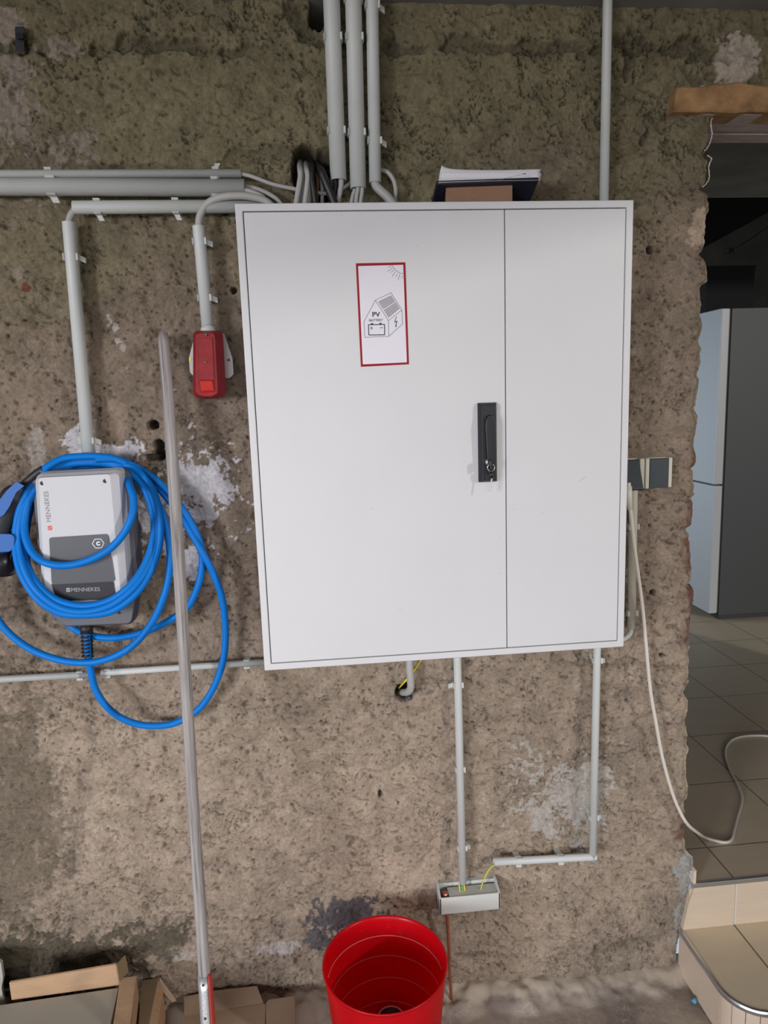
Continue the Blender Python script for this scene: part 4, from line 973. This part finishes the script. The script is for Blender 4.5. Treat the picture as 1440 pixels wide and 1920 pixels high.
G().tube(tl, .0012, 7).make('tether', M['cable_black'], pg, True)

# ------------------------------------------------------------------ red three-phase socket
rs = thing('red_socket', 'red industrial power socket with hinged cover left of the cabinet', 'socket', A(393, 748, -.05))
def OP(px, y): return [at(u, v, y=y) for u, v in px]
g = G(); b_ = [(366, 625), (420, 625), (436, 672), (438, 702), (430, 709), (364, 706), (356, 698), (354, 672)]
g.loft([rpoly(OP(b_, -.0), .003), rpoly(OP(b_, -.040), .003)]); g.make('base_plate', M['socket_base'], rs)
out_ = [(362, 626), (368, 620), (412, 620), (418, 627), (424, 735), (421, 742), (408, 747), (378, 748), (366, 744), (362, 738)]
inn = [(367, 629), (372, 625), (400, 625), (403, 631), (408, 728), (407, 738), (396, 743), (382, 743), (372, 740), (367, 734)]
g = G(); g.loft([rpoly(OP(out_, -.025), .0015, 3), rpoly(OP(out_, -.068), .0015, 3), rpoly(OP(inn, -.092), .0012, 3)])
sk_ = g.make('cover', M['red_plastic'], rs)
G().loft([O([(372, 634), (398, 634), (402, 713), (373, 713)], y, .001) for y in (-.090, -.0945)]).make('raised_panel', M['red_plastic'], sk_, bevel=.001)
G().loft([[A(374, 712, -.089), A(400, 712, -.089), A(404, 738, -.089), A(376, 739, -.089)], [A(375, 714, -.099), A(398, 714, -.099), A(401, 732, -.096), A(377, 733, -.096)]]).make('latch', M['red_flap'], rs, bevel=.001)
for u, v in ((386, 627.5), (385, 679)):
    G().tube([A(u, v, -.090), A(u, v, -.0965)], .0028, 12).make('screw', M['screw'], sk_, True)
for u, v in ((429, 675),):
    G().tube([A(u, v, -.039), A(u, v, -.0415)], .003, 12).make('screw', M['screw'], rs, True)
G().loft([O([(355, 670), (359, 671), (359, 676), (355, 677)], y, .0005) for y in (-.0395, -.0412)]).make('yellow_mark', M['earth_y'], rs)
G().tube([A(389, 614, -.034), A(390, 618, -.036), A(391, 628, -.04)], [.014, .016, .017], 18).make('cable_gland', M['pvc_clip'], rs, True)

# ------------------------------------------------------------------ two surface switches right of the cabinet
def surface_switch(u0, u1, label, kind):
    x0, x1 = at(u0, 890, y=-.045).x, at(u1, 890, y=-.045).x; z1_, z0_ = at(1215, 859, y=-.045).z, at(1215, 916, y=-.045).z
    t = thing('wall_switch' if kind == 's' else 'wall_socket', label, 'switch' if kind == 's' else 'socket', ((x0 + x1) / 2, -.02, z0_))
    G().box((x0, x1), (-.034, .004), (z0_, z1_)).make('housing', M['cream'], t, bevel=.003)
    if kind == 's':
        G().box((x0 + .001, x0 + .0105), (-.050, -.033), (z0_, z1_)).make('frame_side', M['cream'], t, bevel=.0025)
        G().box((x1 - .0085, x1), (-.050, -.033), (z0_ + .001, z1_)).make('frame_side', M['cream'], t, bevel=.0025)
        G().box((x0 + .0115, x1 - .0085), (-.050, -.034), (z0_ + .001, z1_ - .002)).make('rocker', M['anthracite'], t, bevel=.0015)
    else:
        G().box((x1 - .012, x1), (-.050, -.033), (z0_, z1_)).make('frame_side', M['cream'], t, bevel=.0025)
        s_ = [Vector((x0, -.040, z0_ + .002)), Vector((x0, -.040, z1_ - .002)), Vector((x0, -.046, z1_ - .003)), Vector((x0, -.072, z0_ + .004)), Vector((x0, -.070, z0_))]
        G().loft([s_, [p + Vector((x1 - x0 - .012, 0, 0)) for p in s_]]).make('flap_cover', M['anthracite'], t, bevel=.0015)
    return t
surface_switch(1154, 1207, 'dark-lidded wall socket half hidden by the cabinet edge', 'w')
surface_switch(1208, 1258.5, 'anthracite wall switch in a cream frame right of the cabinet', 's')

# white extension lead
P = [(1179, 905, -.075), (1180, 935, -.075), (1183, 965, -.072), (1190, 1030, -.065), (1199, 1095, -.055), (1206, 1150, -.05), (1212, 1215, -.045), (1219, 1290, -.04), (1229, 1350, -.035), (1242, 1420, -.032), (1260, 1485, -.03), (1275, 1522, -.028), (1288, 1544, -.022)]
pts = [A(*p) for p in P] + [at(1302, 1557, y=.02), at(1322, 1570, z=PZ + .02), at(1345, 1577, z=PZ + .006), at(1362, 1579, z=PZ + .005), at(1372, 1573, z=PZ + .005), at(1377, 1556, z=PZ + .005), at(1384, 1530, z=PZ + .005), at(1391, 1505, z=PZ + .005), at(1390, 1488, z=PZ + .005), at(1380, 1465, z=PZ + .005), at(1368, 1443, z=PZ + .005), at(1360, 1420, z=PZ + .005), at(1361, 1402, z=PZ + .005), at(1372, 1388, z=PZ + .005), at(1392, 1381, z=PZ + .005), at(1420, 1379, z=PZ + .005), at(1450, 1381, z=PZ + .005), at(1520, 1390, z=PZ + .005), at(1700, 1392, z=PZ + .005)]
ld = thing('extension_lead', 'white power lead hanging beside the doorway and curling over the tiles', 'cable', at(1345, 1577, z=PZ))
G().tube(crom(pts, 8), .0043, 12).make('lead', M['cable_white'], ld, True)
G().tube([A(1178, 912, -.075), A(1179, 930, -.075), A(1181, 955, -.074)], [.008, .0075, .0055], 14).make('plug_sleeve', M['cable_white'], ld, True)

# ------------------------------------------------------------------ earthing block, wires and copper rod
eb = thing('earthing_block', 'white plastic earthing terminal block low on the wall', 'terminal block', A(878, 1710, -.03))
g = G(); yb = -.052
fr0 = [A(824, 1684, yb), A(938, 1675, yb), A(938, 1705, yb), A(825, 1715, yb)]
x0, x1 = fr0[0].x, fr0[1].x; zt, zb = (fr0[0].z + fr0[1].z) / 2, (fr0[2].z + fr0[3].z) / 2
G().box((x0, x1), (yb, yb + .004), (zb, zt)).make('cover', M['pvc_clip'], eb, bevel=.001)
G().box((x0, x1), (yb + .004, .0), (zb, zb + .004)).make('floor_plate', M['pvc_clip'], eb)
G().box((x0 + .026, x1 - .004), (yb + .004, -.014), (zt - .005, zt - .001)).make('top_plate', M['pvc_clip'], eb)
G().box((x0, x1), (-.006, .006), (zb, zt + .006)).make('back_plate', M['pvc_clip'], eb)
for xa, xb in ((x0, x0 + .0045), (x1 - .0045, x1)):
    s_ = [Vector((xa, yb, zb)), Vector((xa, yb, zt)), Vector((xa, -.020, zt + .012)), Vector((xa, .0, zt + .012)), Vector((xa, .0, zb))]
    G().loft([s_, [p + Vector((xb - xa, 0, 0)) for p in s_]]).make('end_wall', M['pvc_clip'], eb, bevel=.0008)
G().box((x0 + .012, x1 - .02), (-.030, -.018), (zb + .01, zt - .008)).make('terminal_bar', M['steel'], eb)
G().tube([Vector((x0 + .017, -.030, zt - .004)), Vector((x0 + .017, -.038, zt + .001)), Vector((x0 + .017, -.034, zt - .012))], .007, 10).make('clamp', M['copper'], eb, True)
cable('copper_rod', 'reddish copper earth rod rising from the floor beside the red bucket', [Vector((x0 + .0165, -.034, zt - .002)), A(838, 1716, -.034), A(841, 1760, -.030), A(843, 1810, -.028), A(846, 1868, -.026), A(847, 1895, -.026)], .0042, 'copper', 'rod')
for du, mt, lb_ in ((-5, 'earth_y', 'yellow wire, leftmost of three between conduit and earthing block'), (0, 'earth_g', 'green wire in the middle between conduit and earthing block'), (4, 'earth_y', 'yellow wire, rightmost of three between conduit and earthing block')):
    cable('earth_wire', lb_, [A(867 + du * .5, 1640, -.030), A(866 + du, 1656, -.030), A(867 + du, 1668, -.030), A(869 + du, 1684, -.030)], .0017, mt, 'wire', 'earth wires at the terminal block')
P = crom([A(945, 1616, -.030), A(928, 1621, -.030), A(917, 1630, -.032), A(908, 1648, -.032), A(903, 1662, -.031), A(901, 1680, -.031)], 8)
yg = thing('earth_wire', 'curved green-yellow wire from the open conduit to the earthing block', 'wire', P[-1], 'earth wires at the terminal block')
G().tube(P, .0019, 10).make('insulation', M['earth_g'], yg, True)
G().tube([p + Vector((-.0006, -.0009, 0)) for p in P], .0014, 8).make('stripe', M['earth_y'], yg, True)

# ------------------------------------------------------------------ red bucket
bc = Vector((0.2305, -0.231, 0.0)); BH = .334
bk = thing('bucket', 'bright red plastic bucket on the floor by the wall', 'bucket', bc)
prof = [(.0, .004), (.098, .004), (.1005, .008)]
for z in np.linspace(.02, BH - .004, 40):
    r = .101 + (.1345 - .101) * (z / BH)
    prof.append((r, z))
out_p = [(.0, .0), (.100, .0), (.1035, .004)] + [(r + .0022, z) for r, z in prof[3:]] + [(.1385, BH - .004), (.1388, BH), (.1365, BH + .001), (.1348, BH - .003)]
inn_p = [(r + (.0011 if any(abs(z - q) < .005 for q in (.285, .235, .180, .120)) else 0), z) for r, z in prof[3:]][::-1] + [(.1005, .008), (.098, .0045), (0.0001, .0045)]
G().lathe([(max(r, .0001), z) for r, z in out_p] + inn_p, bc, 96).make('pail', M['bucket'], bk, True)
# thin bright scuff rings where the pails rub inside
for i, z in enumerate((.286, .236, .181, .121)):
    r = .101 + (.1345 - .101) * (z / BH) - .0002; g = G()
    a0_, a1_ = math.radians(5), math.radians(170)
    g.tube([bc + Vector((r * math.cos(a), r * math.sin(a), z)) for a in [a0_ + (a1_ - a0_) * k / 48 for k in range(49)]], .0012, 6)
    g.make('inner_ridge', mat('pale_red_scuff', (0.72, .17, .15), .5), bk, True)
tc_ = Vector((.244, -.166, .006))
tp = thing('tin_can', 'dark tin can with a pale rim standing inside the red bucket', 'can', tc_)
G().lathe([(.0001, 0), (.029, 0), (.030, .002), (.030, .116), (.0288, .116), (.0288, .003), (.0001, .003)], tc_, 40).make('can_body', M['tin'], tp, True)
G().lathe([(.0290, .1145), (.0315, .1145), (.0315, .118), (.0290, .118), (.0290, .1145)], tc_, 40).make('rim', M['print_white'], tp, True)

# ------------------------------------------------------------------ weathered shovel pole
T0 = at(306, 624, y=-.040); B0 = at(389.5, 1915, y=-.38); dirp = (B0 - T0).normalized()
zend = .26; E0 = T0 + dirp * ((zend - T0.z) / dirp.z)
sh_ = thing('shovel', 'long weathered grey wooden shovel pole leaning against the wall', 'shovel', T0 + dirp * ((0 - T0.z) / dirp.z))
Lp = (E0 - T0).length
rot = Vector((0, 0, 1)).rotation_difference(-dirp)
pole_pts = []; rads = []
for k in range(61):
    t = k / 60; wob = Vector((.0025 * math.sin(t * 6.3), 0, 0)) * (1 - t)
    pole_pts.append(Vector((0, 0, -t * Lp)) + wob); rads.append(.0119 + .0006 * math.sin(t * 7) - (.003 if k == 0 else 0))
g = G(); g.tube(pole_pts, rads, 24)
hd_ = bpy.data.objects.new('handle', None)
po = geo('pole', g.v, g.f, M['greywood'], sh_, True)
for v in po.data.vertices: v.co = v.co + OFF[sh_]
po.data.update(); po.location = T0 - OFF[sh_]; po.rotation_mode = 'QUATERNION'; po.rotation_quaternion = rot
fz = at(384, 1828, y=-.36).z; Fs = T0 + dirp * ((fz - T0.z) / dirp.z)
side = dirp.cross(Vector((0, -1, 0))).normalized(); outv = side.cross(dirp).normalized()
if outv.y > 0: outv = -outv
if side.x < 0: side = -side
Ls = (E0 - Fs).length
g = G(); loops = []
for k in range(9):
    t = k / 8; c = Fs + dirp * Ls * t; r = .0126 + .001 * t
    an = [math.radians(a) for a in range(-178, 42, 10)]
    loops.append([c + (outv * math.cos(a) + side * math.sin(a)) * (r + .0008) for a in an] + [c + (outv * math.cos(a) + side * math.sin(a)) * (r - .0006) for a in an[::-1]])
g.loft(loops); so = g.make('socket', M['steel'], sh_, True)
g = G(); loops = []
for k in range(9):
    t = k / 8; c = Fs - dirp * .003 + dirp * Ls * t; r = .0129 + .0012 * t
    an = [math.radians(a) for a in range(36, 176, 10)]
    loops.append([c + (outv * math.cos(a) + side * math.sin(a)) * (r + .0012) for a in an] + [c + (outv * math.cos(a) + side * math.sin(a)) * (r - .0006) for a in an[::-1]])
g.loft(loops); g.make('painted_seam', M['red_paint'], sh_, True)
for v in (1838, 1888):
    fz2 = at(388, v, y=-.36).z; c = T0 + dirp * ((fz2 - T0.z) / dirp.z)
    G().tube([c + outv * .0120 - side * .0015, c + outv * .0145 - side * .0015], .0026, 12).make('rivet_hole', M['enamel_in'], so, True)
# blade, below the picture
g = G(); rows = []
for k in range(9):
    t = k / 8; zc = E0 + dirp * (t * (E0.z - .01) / abs(dirp.z)) ; wd = .05 + .075 * math.sin(min(1, t * 3) * math.pi / 2) - (.06 * max(0, t - .7) / .3)
    rows.append([zc + side * wd * s + outv * (-.02 * (1 - s * s)) for s in (-1, -.5, 0, .5, 1)] + [zc + side * wd * s + outv * (-.02 * (1 - s * s) - .002) for s in (1, .5, 0, -.5, -1)])
g.loft(rows); g.make('blade', M['red_paint'], sh_, True)

# ------------------------------------------------------------------ cartons on the floor at the left
def slab(name, pts, th, material, parent, nrm=None):
    P = [Vector(p) for p in pts]; n = nrm or (P[1] - P[0]).cross(P[2] - P[0]).normalized()
    return G().loft([P, [p - n * th for p in P]]).make(name, material, parent, bevel=.0006)
def zt_(u, v, z): return at(u, v, z=z)
c1 = thing('cardboard_tray', 'cardboard tray holding a pale grey board at bottom left', 'box', (-.55, -.2, 0))
bpz = .200
q = [zt_(-60, 1893, bpz), zt_(222, 1852, bpz), zt_(204, 1935, bpz), Vector((-.40, -.45, bpz)), Vector((-.85, -.45, bpz))]
G().loft([q, [Vector((p.x, p.y, bpz - .02)) for p in q]]).make('board', M['board'], c1, bevel=.001)
q = [Vector((-.86, -.46, .0)), Vector((-.42, -.46, .0)), Vector((-.40, -.060, .0)), Vector((-.86, -.10, .0))]
G().loft([q, [Vector((p.x, p.y, bpz - .022)) for p in q]]).make('tray_base', M['card'], c1, bevel=.001)
yy1 = zt_(20, 1876, bpz); yy2 = zt_(222, 1848, bpz)
lo = [yy1 + Vector((0, .004, -.003)), yy2 + Vector((0, .004, -.003))]
tp1, tp2 = at(17, 1843, y=yy1.y - .01), at(217, 1809, y=yy2.y - .01)
q = [lo[0], lo[1], tp2, tp1]
G().loft([q, [p + Vector((.001, .005, .001)) for p in q]]).make('folded_flap', M['card'], c1, bevel=.0006)
q = [lo[1], tp2, tp2 + Vector((.012, .03, -.002)), lo[1] + Vector((.012, .035, 0))]
slab('flap_end', q, .003, M['card_in'], c1)
a1, a2, a3, a4 = zt_(226, 1832, bpz + .012), zt_(256, 1829, bpz + .012), zt_(243, 1935, bpz + .012), zt_(210, 1935, bpz + .004)
q = [a1, a1.lerp(a2, .5) + Vector((0, .004, -.006)), a2, a3, a4]
G().loft([q, [Vector((p.x, p.y, p.z - .012)) for p in q]]).make('side_flap', M['card'], c1, bevel=.0008)
q = [a2, a3, Vector((a3.x, a3.y, .02)), Vector((a2.x, a2.y, .02))]
slab('side_wall', q, .004, M['card'], c1)
c2 = thing('cardboard_box', 'narrow open cardboard box between the grey board tray and the pole', 'box', (-.34, -.12, 0))
z2_ = .15
b1, b2, b3, b4 = zt_(266, 1838, z2_), zt_(297, 1833, z2_), zt_(276, 1935, z2_), zt_(258, 1935, z2_)
q = [b1, b2, b3, b4]; G().loft([q, [Vector((p.x, p.y, z2_ - .008)) for p in q]]).make('inside_panel', M['card_in'], c2, bevel=.0008)
e2, e3 = zt_(306, 1858, z2_ - .012), zt_(294, 1935, z2_ - .012)
q = [b2, e2, e3, b3]; G().loft([q, [Vector((p.x, p.y, p.z - .008)) for p in q]]).make('bent_edge', M['card'], c2, bevel=.0008)
q = [b1, b2, e2, e3, b4]; G().loft([[Vector((p.x, p.y, .002)) for p in q], [Vector((p.x, p.y, z2_ - .016)) for p in q]]).make('box_body', M['card'], c2)
q = [b2 + Vector((.002, 0, .002)), zt_(331, 1876, .10), zt_(322, 1880, .10), zt_(302, 1856, .13)]
slab('loose_flap', q, .003, M['card_pale'], c2)
c3 = thing('flattened_carton', 'flattened pale cardboard carton between the pole and the bucket', 'carton', (-.08, -.09, 0))
zc = .085
k1 = [zt_(345, 1868, zc), zt_(400, 1852, zc), zt_(475, 1842, zc), zt_(483, 1848, zc), zt_(494, 1880, zc), zt_(420, 1893, zc), zt_(345, 1905, zc)]
for p in k1: p.y = min(p.y, -.004)
k1[1].z = k1[2].z = k1[3].z = zc + .010
G().loft([k1, [Vector((p.x, p.y, p.z - .005)) for p in k1]]).make('top_flap', M['card_pale'], c3, bevel=.0006)
k2 = [zt_(340, 1905, zc), zt_(420, 1893, zc), zt_(494, 1881, zc), zt_(498, 1884, zc), zt_(496, 1960, zc), zt_(340, 1960, zc)]
G().loft([k2, [Vector((p.x, p.y, .004)) for p in k2]]).make('main_panel', M['card_pale'], c3, bevel=.0008)
k3 = [zt_(499, 1882, zc), zt_(504, 1876, zc), zt_(553, 1869, zc), zt_(556, 1960, zc), zt_(499, 1960, zc)]
G().loft([[Vector((p.x, p.y, p.z + .003)) for p in k3], [Vector((p.x, p.y, p.z - .004)) for p in k3]]).make('side_flap', M['card_pale'], c3, bevel=.0008)
G().loft([[Vector((p.x, p.y, .004)) for p in k3], [Vector((p.x - .01, p.y - .01, zc - .006)) for p in k3]]).make('lower_layer', M['card'], c3)
# rubble lumps between the cartons
rr_ = random.Random(21)
for i, (u, v, s) in enumerate(((352, 1862, .017), (338, 1880, .012), (362, 1885, .010))):
    p = zt_(u, v, .06); bm = bmesh.new(); bmesh.ops.create_icosphere(bm, subdivisions=2, radius=s)
    for vv in bm.verts: vv.co *= rr_.uniform(.8, 1.15)
    me = bpy.data.meshes.new('rubble'); bm.to_mesh(me); bm.free(); me.transform(Matrix.Translation(Vector((p.x, p.y, .045))))
    o = finish('rubble_lump', me, M['mortar'], None, False, 0); tag(o, ('larger grey lump of rubble between carton and pole', 'small grey lump of rubble left of the pole', 'smallest grey lump of rubble beside the pole')[i], 'rubble')
# pale board corner at the very left
q = [at(-4, 1802, y=-.06), at(2, 1806, y=-.06), at(6, 1835, y=-.06), at(3, 1852, y=-.06)]
q = [Vector((-.95, -.06, q[0].z))] + q + [Vector((q[3].x, -.06, 0)), Vector((-.95, -.06, 0))]
pb = G().loft([q, [p + Vector((0, .01, 0)) for p in q]]).make('pale_panel', M['board'], None, bevel=.001)
tag(pb, 'pale board edge at the far left above the cardboard tray', 'board')
# blue scrap on the floor by the step
p = at(1303, 1878, z=.006); bm = bmesh.new(); bmesh.ops.create_icosphere(bm, subdivisions=2, radius=.0085)
for vv in bm.verts: vv.co *= rr_.uniform(.6, 1.25); vv.co.z *= .8
me = bpy.data.meshes.new('scrap'); bm.to_mesh(me); bm.free(); me.transform(Matrix.Translation(p + Vector((-.003, 0, .003))))
tag(finish('crumpled_scrap', me, M['bluescrap'], None, False, 0), 'tiny crumpled light blue scrap on the floor by the step', 'scrap')
# black bracket high on the left of the wall
bkt = thing('wall_bracket', 'small black metal bracket high on the wall at top left', 'bracket', A(37, 97, -.01))
G().loft([O([(28, 50), (45, 50), (46, 96), (29, 97)], y, .002) for y in (.0, -.020)]).make('plate', M['black'], bkt, bevel=.001)
G().loft([O([(30, 62), (44, 62), (44, 72), (30, 72)], y, .001) for y in (-.019, -.032)]).make('catch', M['blackgloss'], bkt, bevel=.001)
